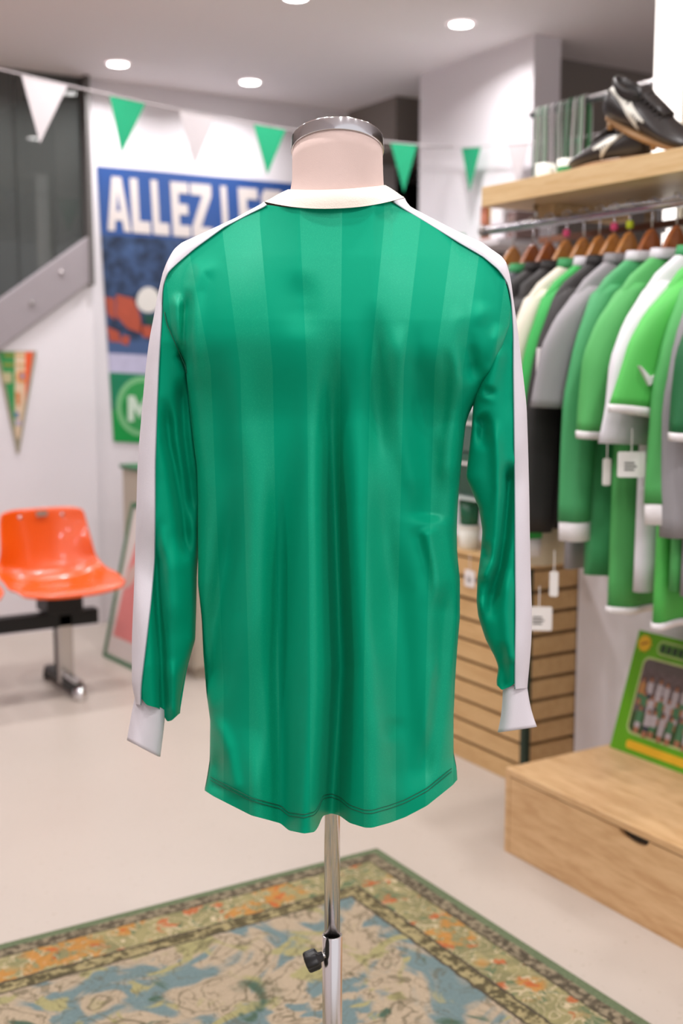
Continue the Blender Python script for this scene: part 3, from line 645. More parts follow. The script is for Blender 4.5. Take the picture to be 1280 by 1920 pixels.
def make_hanger(x, y, z, rz, m, label):
    t = thing('wooden_hanger', label, 'hanger', (x, y, z), (0, 0, rz), 'wooden hangers on the rail')
    pts_top = []; pts_bot = []
    for u in np.linspace(-1, 1, 33):
        a = abs(u); zt_ = .008 - .105 * (1 - math.exp(-(a / .34) ** 2)) - .085 * a ** 1.2; hh = .066 - .042 * a
        pts_top.append((u * .175, 0, zt_ - .030)); pts_bot.append((u * .175, 0, zt_ - .030 - hh))
    V = []
    for yy in (-.007, .007):
        V += [(p[0], yy + .018 * abs(p[0]) / .175, p[2]) for p in pts_top] + [(p[0], yy + .018 * abs(p[0]) / .175, p[2]) for p in pts_bot]
    n = 33; Fc = []
    for i in range(n - 1):
        Fc += [(i, i + 1, n + i + 1, n + i)[::-1], (2 * n + i, 2 * n + i + 1, 3 * n + i + 1, 3 * n + i), (i, i + 1, 2 * n + i + 1, 2 * n + i), (n + i, n + i + 1, 3 * n + i + 1, 3 * n + i)[::-1]]
    Fc += [(0, n, 3 * n, 2 * n), (n - 1, 2 * n - 1, 4 * n - 1, 3 * n - 1)[::-1]]
    mesh_obj('arms', V, Fc, m, t, bevel=.003)
    hk = [(0, 0, -.030), (0, 0, .012)] + [(.0145 * math.sin(a) , 0, .030 - .0145 * math.cos(a) + .006) for a in np.linspace(0.2, 4.4, 14)]
    vv, ff = tube_vf(hk, .0022, 8); mesh_obj('hook', vv, ff, CHROME, t, True)
    return t
def jersey(x, y, z, rz, label, cols, long=False, length=.74, flare=.03, cuff=None, trim=None, neck=None, slen=None, wid=.182, wav=0, hemtrim=None, piping=None):
    t = thing('hanging_jersey', label, 'shirt', (x, y, z), (0, 0, rz), 'football shirts on the rail')
    m = cols
    rows = [(0, .078, .018), (-.012, .095, .021), (-.045, .145, .023), (-.075, wid * .95, .023), (-.10, wid * 1.0, .023), (-.20, wid * .98, .024)] + [(-.20 - (length - .20) * k / 8, wid * (.98 + .03 * k / 8), .024 + .0008 * k) for k in range(1, 9)]
    rings = []
    for z_, w, th in rows:
        ring = []
        for k in range(40):
            a = 2 * math.pi * k / 40; c, s_ = math.cos(a), math.sin(a)
            xx = w * math.copysign(abs(c) ** .8, c); yy = th * math.copysign(abs(s_) ** .7, s_)
            amp = .012 * min(1, max(0, (-z_ - .15) / .3)); yy += amp * math.sin(xx * 48 + wav) * abs(s_); 
            ring.append((xx, yy, z_ + .02 * math.sin(xx * 9 + wav) * max(0, (-z_ - .5)) * 2))
        rings.append(ring)
    vv, ff = rings_vf(rings); mesh_obj('body', vv, ff, m, t, True)
    sl_len = slen or (.60 if long else .27)
    for sd in (-1, 1):
        rings = []; N = 12
        def sec(u):
            cx = sd * (wid - .035 + .05 * min(1, u * 2.2) + flare * u); cz = -.085 - sl_len * u
            hw = (.058 - .012 * u) if long else (.060 + .014 * u); ht = .030 * (1 - .15 * u) 
            return cx, cz, hw * min(1, .55 + 2.2 * u), ht
        def ring_at(u, g=1.0, dz=0):
            cx, cz, hw, ht = sec(u); R_ = []
            for k in range(28):
                a = 2 * math.pi * k / 28; c, s_ = math.cos(a), math.sin(a)
                wv = 1 + .13 * math.sin(3 * a + wav + 3 * u) * u
                R_.append((cx + hw * c * g * wv, ht * s_ * g * wv - .006 * math.sin(wav), cz + dz + sd * .22 * hw * c * flare * 8 * u))
            return R_
        us = [0] + [(k + 1) / N for k in range(N)]
        top = [[(sd * (wid - .06) + .03 * math.cos(2 * math.pi * k / 28), .024 * math.sin(2 * math.pi * k / 28), -.062) for k in range(28)]]
        vv, ff = rings_vf(top + [ring_at(u) for u in us]); sl_ = mesh_obj('sleeve', vv, ff, m, t, True)
        if cuff or trim:
            cl = .045 if cuff else .014
            g0 = .96 if cuff else 1.03
            vv, ff = rings_vf([ring_at(1, g0 * .9, .004), ring_at(1, g0, .002), ring_at(1, g0 * .98, -cl), ring_at(1, g0 * .8, -cl - .001)]); mesh_obj('cuff' if cuff else 'sleeve_trim', vv, ff, cuff or trim, t, True)
    if neck:
        rings = []
        for u in (0, .5, 1):
            rings.append([((.083 - .006 * u) * math.cos(2 * math.pi * k / 32), (.030 - .003 * u) * math.sin(2 * math.pi * k / 32), -.006 + .024 * u) for k in range(32)])
        vv, ff = rings_vf(rings, False); mesh_obj('collar', vv, ff, neck, t, True, solid=.003)
    if hemtrim:
        def hr(dz, g):
            w, th = wid * 1.01 * g, .0305 * g; R_ = []
            for k in range(40):
                a = 2 * math.pi * k / 40; c, s_ = math.cos(a), math.sin(a); xx = w * math.copysign(abs(c) ** .8, c)
                R_.append((xx, th * math.copysign(abs(s_) ** .7, s_) + .012 * math.sin(xx * 48 + wav) * abs(s_), -length + dz + .02 * math.sin(xx * 9 + wav) * (length - .5) * 2))
            return R_
        vv, ff = rings_vf([hr(.012, 1.02), hr(-.004, 1.03)], False); mesh_obj('hem_trim', vv, ff, hemtrim, t, True, solid=.002)
    return t
def card(parent, c, w, h, n=(-.6, -.8, 0), lines=3):
    n = Vector(n).normalized(); a = Vector((0, 0, 1)).cross(n).normalized(); b = Vector((0, 0, 1)); c = Vector(c)
    rr = rrect(-w / 2, w / 2, -h / 2, h / 2, .004, 3)
    vv, ff = slab_vf([c + a * u + b * v for u, v in rr], n, .0012); o = mesh_obj('price_tag', vv, ff, CARD, parent)
    for k in range(lines):
        v0 = -h * .10 - k * h * .13 + h * .12
        vv, ff = slab_vf([c + a * u + b * v + n * .0006 for u, v in ((-w * .25, v0), (w * (.12 + .08 * (k % 2)), v0), (w * (.12 + .08 * (k % 2)), v0 + h * .07), (-w * .25, v0 + h * .07))], n, .0004)
        mesh_obj('tag_print', vv, ff, INK, o)
    vv, ff = tube_vf([c + b * h * .42, c + b * (h * .5 + .05)], .0012, 6); mesh_obj('tag_string', vv, ff, CARD, o)
    return o
jm = lambda n, r, g, b: mat(n, srgb(r, g, b), .65, noise=.05, nscale=12, bump=.1, bscale=500)
JW, JC, JG, JDG = jm('jersey_white', 214, 210, 216), jm('jersey_cream', 214, 206, 190), jm('jersey_grey', 142, 138, 142), jm('jersey_dark_grey', 92, 92, 98)
JBK = jm('jersey_black', 38, 34, 34); JGB = jm('jersey_bright_green', 40, 160, 70); JGM = jm('jersey_muted_green', 62, 150, 92); JGL = jm('jersey_light_green', 74, 160, 84)
JGV = jm('jersey_vivid_green', 78, 178, 78); JGD = jm('jersey_dark_green', 8, 92, 46); JTR = jm('jersey_trim', 226, 220, 222)
def rail_y(px): return float(on_x(px, 430, 2.09)[1])
HZ = 1.612 - .030
JZ = 1.487
hang = [
 # hanger px, jersey colour, label, options
 (963, JDG, 'dark grey shirt with white collar at the far end of the rail', dict(neck=JW, wid=.115, slen=.13, length=.50)),
 (1000, JDG, 'charcoal shirt with a pale green collar near the far end of the rail', dict(neck=JGM, wid=.14, slen=.14, length=.52)),
 (1030, JBK, 'black shirt mostly hidden behind the cream shirt', dict(neck=JBK, wid=.15, length=.60, slen=.2)),
 (1062, JBK, 'second black shirt just behind the cream one', dict(neck=JBK, wid=.16, length=.60, slen=.2)),
 (1094, JC, 'cream long-sleeved shirt with a green collar', dict(neck=JGM, long=True, slen=.50)),
 (1124, JGB, 'bright green long-sleeved shirt whose sleeve hangs lowest, white cuff', dict(neck=JW, long=True, cuff=JTR, slen=.58, length=.62)),
 (1151, JBK, 'black long-sleeved shirt with a colourful sleeve patch', dict(neck=JBK, long=True, slen=.56, length=.64)),
 (1180, JG, 'light grey short-sleeved shirt with grey and green collar', dict(neck=JG, slen=.26)),
 (1222, JGM, 'muted green long-sleeved shirt with white tick and wide white cuff', dict(neck=JW, long=True, cuff=JTR, slen=.52, flare=.02)),
 (1268, JGL, 'mid green short-sleeved shirt with white collar and thick white sleeve edge', dict(neck=JW, trim=JTR, slen=.31, flare=.03, hemtrim=JTR, length=.80)),
 (1318, JW, 'white shirt with green and white collar between two green shirts', dict(neck=JGM, slen=.33, flare=.04)),
 (1365, JGV, 'vivid green short-sleeved shirt with white bird mark on its sleeve', dict(neck=JW, trim=JTR, slen=.25, flare=.06, hemtrim=JTR, length=.82)),
 (1398, JGL, 'green long-sleeved shirt with white cuff beside the bird-mark shirt', dict(neck=JW, long=True, cuff=JTR, slen=.45, flare=.02)),
 (1425, JG, 'grey long-sleeved shirt near the right picture edge', dict(neck=JG, long=True, slen=.52, flare=.0)),
 (1455, JGD, 'dark green shirt with white sleeve stripes at the right picture edge', dict(neck=JW, trim=JTR, slen=.30, flare=.03, hemtrim=JTR)),
]
JER = []
words = ['far-end', 'second', 'third', 'fourth', 'fifth', 'sixth', 'seventh', 'eighth', 'ninth', 'tenth', 'eleventh', 'twelfth', 'thirteenth', 'fourteenth', 'fifteenth']
for i, (px, m, lab, kw) in enumerate(hang):
    y_ = rail_y(px); rz = random.uniform(-.06, .06)
    w = words[i] + ' from the far end' if i else 'at the far end'
    make_hanger(2.09, y_, HZ, rz, HANGW[1 if i in (1, 2, 8, 9) else 0], f'wooden hanger on the chrome rail, {w}')
    j = jersey(2.09, y_, JZ, rz, lab, m, wav=i * 1.3, **kw); JER.append(j)
    if i in (3, 6, 7):
        c = [srgb(232, 80, 130), srgb(232, 80, 130), srgb(206, 220, 40)][(3, 6, 7).index(i)]
        nb = thing('size_marker', ['pink size marker clipped to a hanger hook beside the black shirt', 'pink size marker clipped to a hanger hook near mid rail', 'yellow size marker clipped to a hanger hook near mid rail'][(3, 6, 7).index(i)], 'size marker', (2.09, y_, HZ - .006))
        vv, ff = lathe_vf([(.004, -.010), (.0085, -.008), (.0095, 0), (.0085, .008), (.004, .010)], 16); mesh_obj('ring', vv, ff, mat('marker_%d' % i, c, .4), nb, True)
# marks on the shirts (local coordinates of each jersey; sleeve face turned to the room)
def mark(j, pts, m, name='mark', yoff=-.046, th=.004):
    vv, ff = slab_vf([(x, yoff, z) for x, z in pts], (0, -1, 0), th); return mesh_obj(name, vv, ff, m, j)
bx, bz = -.245, -.275
bird = [(-.045, .032), (-.020, .010), (-.008, -.008), (.004, .006), (.03, .014), (.060, .010), (.030, .026), (.004, .020), (-.006, .012), (-.022, .026)]
bird = [(-.040, .030), (-.012, -.012), (.004, .000), (.030, .006), (.055, .002), (.034, .014), (.008, .012), (-.009, .006)]
mark(JER[11], [(bx + a, bz + b) for a, b in bird], JTR, 'bird_mark', -.036, .012)
mark(JER[8], [(-.205 + a, -.345 + b) for a, b in [(-.028, .004), (-.016, -.012), (.040, .020), (-.014, .000)]], JTR, 'tick_mark', -.034, .012)
pt = mark(JER[6], [(-.245, -.27), (-.185, -.27), (-.185, -.205), (-.245, -.205)], JTR, 'sleeve_patch', -.034, .012)
for k, (a, b, c) in enumerate([(-.23, -.25, srgb(60, 80, 170)), (-.20, -.235, srgb(190, 60, 60)), (-.215, -.22, srgb(70, 90, 160))]):
    vv, ff = slab_vf([(a - .010, -.0345, b - .010), (a + .010, -.0345, b - .010), (a + .010, -.0345, b + .010), (a - .010, -.0345, b + .010)], (0, -1, 0), .001); mesh_obj('patch_print', vv, ff, mat('patch_%d' % k, c, .6), pt)
for dx in (-.265, -.225, -.185): mark(JER[14], [(dx + .03, -.10), (dx + .046, -.10), (dx + .016, -.385), (dx, -.385)], JTR, 'sleeve_stripe', -.036, .015)
inv = lambda j, p: (Matrix.Translation(j.location) @ j.rotation_euler.to_matrix().to_4x4()).inverted() @ Vector(p)
card(JER[10], inv(JER[10], on_x(1183, 871, 1.835)), .058, .055)
card(JER[5], inv(JER[5], on_x(1010, 1160, 1.83)), .062, .058)
card(JER[6], inv(JER[6], on_x(1038, 1095, 1.85)), .02, .06, lines=0)
card(JER[9], inv(JER[9], on_x(1137, 885, 1.86)), .018, .06, lines=0)

# ================================================================ SHELF GOODS
LEATHER = mat('boot_leather', srgb(42, 38, 38), .38, noise=.12, nscale=30); WSTRIP = mat('boot_white', srgb(226, 224, 214), .45); SOLE = mat('boot_sole', srgb(150, 112, 70), .5); LIN = mat('boot_lining', srgb(18, 16, 16), .9); LACE = mat('boot_lace', srgb(58, 54, 54), .8)
def boot(label, M):
    t = thing('football_boot', label, 'boot', group='black football boots on the shelf'); t.matrix_world = M
    secs = [(-.128, .016, .020, .055), (-.122, .027, .008, .085), (-.100, .034, .006, .094), (-.070, .036, .006, .080), (-.045, .036, .006, .072), (-.02, .036, .006, .080), (.005, .038, .006, .082), (.035, .041, .005, .070), (.065, .044, .005, .058), (.095, .043, .006, .048), (.120, .036, .009, .040), (.138, .024, .013, .032), (.146, .010, .018, .026)]
    rings = []
    for x, w, z0, z1 in secs:
        ring = []
        for k in range(32):
            a = 2 * math.pi * k / 32; c, s_ = math.cos(a), math.sin(a)
            zz = (z0 + z1) / 2 + (z1 - z0) / 2 * s_; tw = (1 - .42 * max(0, s_) ** 1.5) if x > -.09 or True else 1
            ring.append((x, w * tw * math.copysign(abs(c) ** .75, c), zz))
        rings.append(ring)
    vv, ff = rings_vf(rings); up = mesh_obj('upper', vv, ff, LEATHER, t, True, sub=1)
    # ankle collar with dark opening
    cr = []
    for sc, dz in ((1.0, -.012), (1.08, .004), (1.0, .012), (.86, .010), (.72, -.004)):
        cr.append([(-.068 + .050 * sc * math.cos(a), .0265 * sc * math.sin(a), .080 + dz + (.012 * max(0, -math.cos(a)) if sc > .8 else 0)) for a in np.linspace(0, 2 * math.pi, 32, endpoint=False)])
    vv, ff = rings_vf(cr, False); mesh_obj('ankle_collar', vv, ff, LEATHER, t, True)
    vv, ff = lathe_vf([(.8, .0815), (.8, .083)], 32); mesh_obj('opening', [(-.068 + a * .050, b * .0265, c + .002) for a, b, c in vv], ff, LIN, t)
    # tongue and laces
    tg = [[(x, w * math.sin(a), z + .010 * math.cos(a)) for a in np.linspace(-1.4, 1.4, 9)] for x, w, z in ((-.028, .022, .096), (-.01, .022, .084), (.03, .021, .070), (.06, .018, .060))]
    mesh_obj('tongue', [p for r_ in tg for p in r_], grid_f(4, 9), LEATHER, t, True, solid=.004)
    for k in range(6):
        x = -.012 + k * .013; z = .094 - k * .0058
        vv, ff = tube_vf([(x, -.024, z - .012), (x + .003, -.012, z - .001), (x + .005, 0, z + .002), (x + .003, .012, z - .001), (x, .024, z - .012)], .0032, 8); mesh_obj('lace', vv, ff, LACE, t, True)
    # white form strip on both sides
    def surf(x, zq, sd):
        xs = [q[0] for q in secs]; w = np.interp(x, xs, [q[1] for q in secs]); z0 = np.interp(x, xs, [q[2] for q in secs]); z1 = np.interp(x, xs, [q[3] for q in secs])
        s_ = max(-1, min(1, (zq - (z0 + z1) / 2) / ((z1 - z0) / 2))); c = math.sqrt(max(0, 1 - s_ * s_))
        return (x, sd * (w * (1 - .42 * max(0, s_) ** 1.5) * c ** .75 + .0015), zq)
    for sd in (-1, 1):
        A, B = [], []
        for u in np.linspace(0, 1, 18):
            x = -.110 + .125 * u; zc = .078 - .05 * u ** 1.4; hw = .004 + .011 * u ** 1.5
            A.append(surf(x + hw * .6, zc + hw, sd)); B.append(surf(x - hw * .6, zc - hw, sd))
        mesh_obj('form_strip', A + B, [(i, i + 1, 18 + i + 1, 18 + i) for i in range(17)], WSTRIP, t, True, solid=.002)
    rings = []
    for dz in (-.002, .009):
        rings.append([(.010 + .136 * math.cos(a), (.036 + .008 * math.cos(a) - .006 * math.cos(2 * a)) * math.sin(a), dz + .006 * max(0, math.cos(a)) ** 4) for a in np.linspace(0, 2 * math.pi, 40, endpoint=False)])
    vv, ff = rings_vf(rings); so_ = mesh_obj('sole', vv, ff, SOLE, t, True)
    for x, y in ((.105, .022), (.105, -.022), (.06, .03), (.06, -.03), (.02, 0), (-.09, .02), (-.09, -.02)):
        vv, ff = lathe_vf([(.005, -.013), (.0065, -.012), (.0085, .001)], 12, (x, y, 0)); mesh_obj('stud', vv, ff, SOLE, so_, True)
    return t
# flat boot, toe towards the far end of the shelf; tilted boot leaning over it, toe towards the camera side
fwd = Vector((-.25, .97, 0)).normalized()
def frame(loc, fx, roll_up):
    fx = Vector(fx).normalized(); up_ = Vector(roll_up); fy = up_.cross(fx).normalized(); fz = fx.cross(fy)
    return Matrix.Translation(loc) @ Matrix((fx, fy, fz)).transposed().to_4x4()
boot('black football boot lying flat, toe pointing to the far shelf end', frame((2.11, 2.185, 1.726), (.05, 1, -.01), (0, 0, 1)))
boot('black football boot tipped up with heel raised and white side strip showing', frame((2.085, 2.055, 1.778), (.12, -.89, -.43), (-.20, -.43, .88)))
GLS = NT('glassware'); GLS.b.inputs['Transmission Weight'].default_value = .9; GLS.b.inputs['Roughness'].default_value = .03; GLS.b.inputs['Base Color'].default_value = srgb(225, 235, 230); GLS.b.inputs['IOR'].default_value = 1.2
for k, (px, lab) in enumerate([(1022, 'small white cream mug standing nearest the shelf end'), (1063, 'white mug with a green print behind the flat boot')]):
    p = on_x(px, 325, 2.13); t = thing('mug', lab, 'mug', (2.13, float(p[1]), 1.711), group='mugs on the shelf')
    vv, ff = lathe_vf([(.024, 0), (.026, .004), (.026, .058), (.0235, .058), (.0225, .008), (.001, .006)], 24); mesh_obj('cup', vv, ff, WSTRIP, t, True)
    vv, ff = tube_vf([(0, -.025 - .016 * math.sin(a), .030 + .017 * math.cos(a)) for a in np.linspace(0, math.pi, 10)], .0035, 8); mesh_obj('handle', vv, ff, WSTRIP, t, True)
    if k: 
        vv, ff = lathe_vf([(.0263, .018), (.0263, .038)], 24, close=False); mesh_obj('print_band', vv, ff, JGM, t, True)
# scarves on the alcove rail
ar = thing('alcove_rail', 'steel tube rail high in the grey alcove holding scarves', 'rail', (2.9, 3.45, 2.14))
tube('tube', [(2.9, 1.5, 2.142), (2.9, 3.42, 2.142)], .014, STEEL, ar, 16)
for y_ in (2.74, 1.6): tube('drop_rod', [(2.9, y_, 2.142), (2.9, y_, CEIL)], .006, STEEL, ar)
for k in range(7):
    px = 1016 + k * 13.5; y_ = float(on_x(px, 200, 2.9)[1]); t = thing('scarf', f'{["green and white", "pale green", "white striped", "dark green", "grey green", "white and green", "mint"][k]} football scarf hung over the alcove rail, {["leftmost", "second", "third", "fourth", "fifth", "sixth", "rightmost"][k]} of seven', 'scarf', (2.9, y_, 2.142), group='scarves on the alcove rail')
    cols = [[JTR, JGM], [JGM, JTR], [JTR, JDG], [JGD, JTR], [JG, JGM], [JTR, JGD], [JGM, JTR]][k]
    for q, (yo, w, m) in enumerate([(0, .020, cols[0]), (-.009, .004, cols[1]), (.008, .004, cols[1])]):
        A = []
        for sd, Lh in ((-1, .34 + .02 * (k % 3)), (1, .30)):
            zz = np.linspace(-Lh, 0, 10); A += [(sd * (.018 + .012 * abs(z) + .001 * (q > 0)), z) for z in (zz if sd < 0 else zz[::-1])]
            if sd < 0: A += [(-(.0165 + .001 * (q > 0)) * math.cos(a), (.0165 + .001 * (q > 0)) * math.sin(a)) for a in np.linspace(.3, math.pi - .3, 7)]
        V = [(a, yo + s_ * w / 2 + .003 * math.sin(b * 20 + k), b) for s_ in (-1, 1) for a, b in A]; n = len(A)
        mesh_obj('cloth' if q == 0 else 'stripe', V, [(i, i + 1, n + i + 1, n + i) for i in range(n - 1)], m, t, True, solid=.004)
# tall lit column behind the boots
lc = thing('light_column', 'tall glowing white light column behind the boots', 'light', (2.56, 2.47, 0))
p0 = on_x(1226, 100, 2.56)[1]; p1 = on_x(1274, 100, 2.56)[1]
box('diffuser', (2.56, 2.62, float(p1), float(p0), 1.2, CEIL - .001), LEDC, lc, .004)
box('housing', (2.575, 2.66, float(p1) - .012, float(p0) - .001, 0, CEIL - .001), mat('column_housing', srgb(170, 160, 140), .5), lc)

# ================================================================ SLAT DISPLAY UNIT
SU = thing('slat_display', 'low wooden slatwall display unit with dark green corner post', 'display unit', (2.20, 2.57, 0))
SX, SY0, SY1, NS, PIT_S = 2.20, 2.57, 3.62, 10, .0655
box('core', (SX + .016, XW + .02, SY0 + .016, SY1, 0, NS * PIT_S - .004), GROOVE, SU)
fb = None
for k in range(NS):
    z0 = k * PIT_S + (.0 if k else 0.0); z1 = (k + 1) * PIT_S - .011
    o = box('board', (SX, SX + .018, SY0 + .020, SY1, z0, z1), SLATM, SU, .0015)
    o = box('board', (SX + .020, XW, SY0, SY0 + .018, z0, z1), SLATM, SU, .0015)
box('corner_post', (SX - .002, SX + .019, SY0 - .002, SY0 + .019, 0, NS * PIT_S), mat('post_green', srgb(20, 44, 28), .5), SU)
box('top', (SX, XW, SY0, SY1, NS * PIT_S - .004, NS * PIT_S + .008), SLATM, SU, .001)
ST = NS * PIT_S + .008
t = thing('shelf_label', 'white price label clipped to the slat display front', 'price label', on_x(880, 1085, SX - .003)); card(t, (0, 0, 0), .05, .052, (-1, 0, 0)).name = 'price_card'
mg = lambda c, name: mat(name, c, .3)
for k, (z, m, lab, yy) in enumerate([(ST, WSTRIP, 'white beaker at the bottom of the stack on the slat display', 0), (ST + .078, mg(srgb(22, 92, 62), 'mug_green'), 'dark green beaker stacked on the white one', 0)]):
    p = on_x(879, 1045, 2.255)
    t = thing('beaker', lab, 'beaker', (2.255, float(p[1]), z), group='stacked beakers on the slat display')
    vv, ff = lathe_vf([(.028, 0), (.031, .004), (.036, .076), (.0335, .076), (.0265, .008), (.001, .006)], 28); mesh_obj('cup', vv, ff, m, t, True)
    vv, ff = lathe_vf([(.0355, .066), (.037, .067), (.037, .076), (.0355, .077)], 28, close=False); mesh_obj('rim', vv, ff, m, t, True)
gs = thing('glass_shelf', 'glass shelf on steel pins above the stacked beakers', 'shelf', (2.25, 3.0, .83))
box('pane', (2.21, XW, 2.72, 3.55, .826, .834), GLS.m, gs)
box('edge_strip', (2.205, 2.211, 2.72, 3.55, .826, .834), mat('glass_edge', srgb(190, 205, 200), .3), gs)
for y_ in (2.74, 3.53): tube('pin', [(2.38, y_, ST), (2.38, y_, .826)], .006, STEEL, gs)
for k, (z, h, lab) in enumerate([(.834, .13, 'dark green gift box on the glass shelf'), (.970, .12, 'grey green gift box on top of the dark green one')]):
    t = thing('gift_box', lab, 'box', (2.30, 2.99, z), group='gift boxes on the glass shelf')
    box('body', (-.06, .06, -.12, .10, 0, h - .03), mat('gift_%d' % k, [srgb(44, 78, 64), srgb(78, 100, 92)][k], .5), t, .002, world=False)
    box('lid', (-.063, .063, -.123, .103, h - .03, h), mat('gift_lid_%d' % k, [srgb(56, 92, 78), srgb(92, 112, 104)][k], .5), t, .002, world=False)
    box('ribbon', (-.0635, -.0630, -.123, .103, h - .034, h - .026), CARD, t, world=False)
# far wall shelf on the pier with merchandise
ps = thing('pier_shelf', 'white shelf on the pier under the merchandise', 'shelf', (2.9, 4.0, 1.70))
box('board', (2.86, 3.16, 3.55, 4.45, 1.69, 1.715), WHITE, ps, .002)
for y_ in (3.8, 4.3): box('bracket', (3.0, 3.16, y_ - .01, y_ + .01, 1.60, 1.69), STEEL, ps)
for k, (px, w, h, c, lab) in enumerate([(912, .07, .15, srgb(150, 84, 54), 'orange booklet standing on the white pier shelf'), (925, .05, .17, srgb(170, 160, 50), 'yellow booklet standing behind the orange one'), (952, .10, .14, srgb(232, 228, 232), 'white carton standing on the white pier shelf'), (980, .08, .10, srgb(120, 96, 92), 'brown carton at the near end of the pier shelf'), (850, .03, .06, srgb(60, 130, 90), 'small green figurine box on the pier shelf')]):
    p = on_x(px, 420, 2.98); y_ = float(p[1]); t = thing('booklet' if k < 2 else 'carton', lab, 'booklet' if k < 2 else 'carton', (2.98, y_, 1.715), (0, 0, random.uniform(-.3, .3)))
    th = .012 if k < 2 else .05
    box('cover', (-th, th, -w / 2, w / 2, 0, h), mat('merch_%d' % k, c, .5), t, .002, world=False)
    box('print', (-th - .001, -th + .0005, -w * .3, w * .3, h * .55, h * .8), mat('merch_print_%d' % k, tuple(min(1, x * 1.6 + .05) for x in c[:3]) + (1,), .5), t, world=False)
p = on_x(815, 410, 2.98); t = thing('cap', 'green cap lying on the far end of the pier shelf', 'cap', (2.98, float(p[1]), 1.715))
vv, ff = lathe_vf([(.085, 0), (.085, .03), (.075, .07), (.05, .095), (.015, .105), (.001, .106)], 28); mesh_obj('crown', vv, ff, PGREEN, t, True)
vv, ff = slab_vf([(-.07 - .09 * math.sin(a), .075 * math.cos(a), .010) for a in np.linspace(0, math.pi, 14)], (0, 0, 1), .004); mesh_obj('peak', vv, ff, PGREEN, t)
vv, ff = lathe_vf([(.008, .104), (.008, .110), (.003, .112)], 12); mesh_obj('button', vv, ff, PGREEN, t, True)

# ================================================================ BUNTING
bunt = thing('bunting', 'string of green and white triangular pennants across the room', 'bunting', (1.2, 4.15, 2.2))
bunt2 = thing('bunting', 'second pennant string along the white pier and shelf', 'bunting', (3.1, 4.1, 2.1))
def pennant(parent, L, R, T, m, plane):
    P = [plane(*L), plane(*R), plane(*T)]; P = [Vector(p) for p in P]; n = (P[1] - P[0]).cross(P[2] - P[0]).normalized()
    if n.dot(Vector(FH)) > 0: n = -n; P = [P[0], P[2], P[1]]
    vv, ff = slab_vf(P, n, .0012); return mesh_obj('pennant', vv, ff, m, parent, False, None, True)
p1 = lambda x, y: on_y(x, y, 4.15); p2 = lambda x, y: on_x(x, y, 3.1)
for L, R, T, m in [((40, 140), (127, 160), (75, 268), PWHITE), ((205, 178), (273, 193), (228, 288), PGREEN), ((335, 205), (403, 219), (365, 312), PWHITE), ((475, 232), (536, 242), (501, 328), PGREEN), ((612, 254), (668, 260), (638, 346), PWHITE), ((732, 268), (782, 271), (757, 360), PGREEN)]: pennant(bunt, L, R, T, m, p1)
for L, R, T, m in [((865, 277), (901, 275), (880, 360), PGREEN), ((950, 272), (992, 268), (970, 356), PWHITE), ((1037, 261), (1084, 257), (1059, 350), PGREEN)]: pennant(bunt2, L, R, T, m, p2)
tube('cord', [p1(x, y) for x, y in [(-120, 98), (0, 130), (127, 160), (273, 193), (403, 219), (536, 242), (668, 260), (782, 271), (850, 275)]], .003, PWHITE, bunt, 8)
tube('cord', [p2(x, y) for x, y in [(800, 276), (865, 277), (992, 268), (1084, 257), (1180, 243), (1300, 222)]], .003, PWHITE, bunt2, 8)

# ================================================================ POSTER
Yp = YB - .004
def pp(x, y, o=0): return on_y(x, y, Yp - o)
def pslab(name, pts, m, parent, o, th=.0015):
    vv, ff = slab_vf([pp(x, y, o) for x, y in pts][::-1], (0, -1, 0), th); return mesh_obj(name, vv, ff, m, parent, False, None, True)
poster = thing('poster', 'large blue football poster headed ALLEZ LES on the back wall', 'poster', pp(213, 828))
PB_ = NT('poster_blue'); ob = PB_.coord(); PB_.plug(PB_.mix(PB_.noise(ob, 5, 3), srgb(26, 72, 142), srgb(56, 84, 136)), PB_.b.inputs['Base Color']); PB_.b.inputs['Roughness'].default_value = .4
PN = NT('poster_crowd'); ob = PN.coord(); PN.plug(PN.mix(PN.ramp(PN.noise(ob, 14, 4, .6), .35, .68), srgb(26, 40, 64), srgb(58, 82, 122)), PN.b.inputs['Base Color']); PN.b.inputs['Roughness'].default_value = .4
lx = lambda y: 181 + (y - 311) * 32 / 517
sheet = pslab('sheet', [(181, 311), (640, 352), (640, 852), (213, 828)], PB_.m, poster, .001, .002)
def strip(y0, y1, m, nm, o): return pslab(nm, [(lx(y0), y0), (640, y0 + 25), (640, y1 + 22), (lx(y1), y1)], m, poster, o)
strip(440, 640, PN.m, 'crowd_print', .0015)
strip(636, 664, mat('poster_bluegrey', srgb(64, 88, 130), .4), 'fence_print', .0017)
strip(662, 698, mat('poster_banner', srgb(184, 180, 206), .4, noise=.15, nscale=25), 'banner_print', .002)
strip(698, 770, mat('poster_teal', srgb(10, 122, 84), .4, noise=.1, nscale=10), 'pitch_print', .0022)
strip(768, 828, mat('poster_green', srgb(0, 146, 62), .4), 'grass_print', .0024)
SEAT = mat('poster_seats', srgb(170, 76, 54), .4, noise=.25, nscale=30)
for pts in ([(196, 556), (215, 560), (216, 600), (202, 590)], [(218, 552), (250, 560), (262, 590), (268, 626), (240, 616), (217, 592)], [(200, 612), (222, 622), (228, 642), (206, 640)], [(262, 610), (285, 612), (290, 634), (268, 632)], [(230, 628), (244, 632), (240, 648), (228, 644)]): pslab('seat_print', pts, SEAT, poster, .0026)
pslab('cap_print', [(278 + 22 * math.cos(a), 566 + (28 if math.sin(a) < 0 else 20) * math.sin(a)) for a in np.linspace(0, 2 * math.pi, 24, endpoint=False)], mat('poster_white', srgb(214, 210, 204), .4), poster, .003)
pslab('scarf_print', [(268, 588), (300, 592), (300, 612), (274, 608)], mat('poster_scarf', srgb(20, 70, 58), .4), poster, .0032)
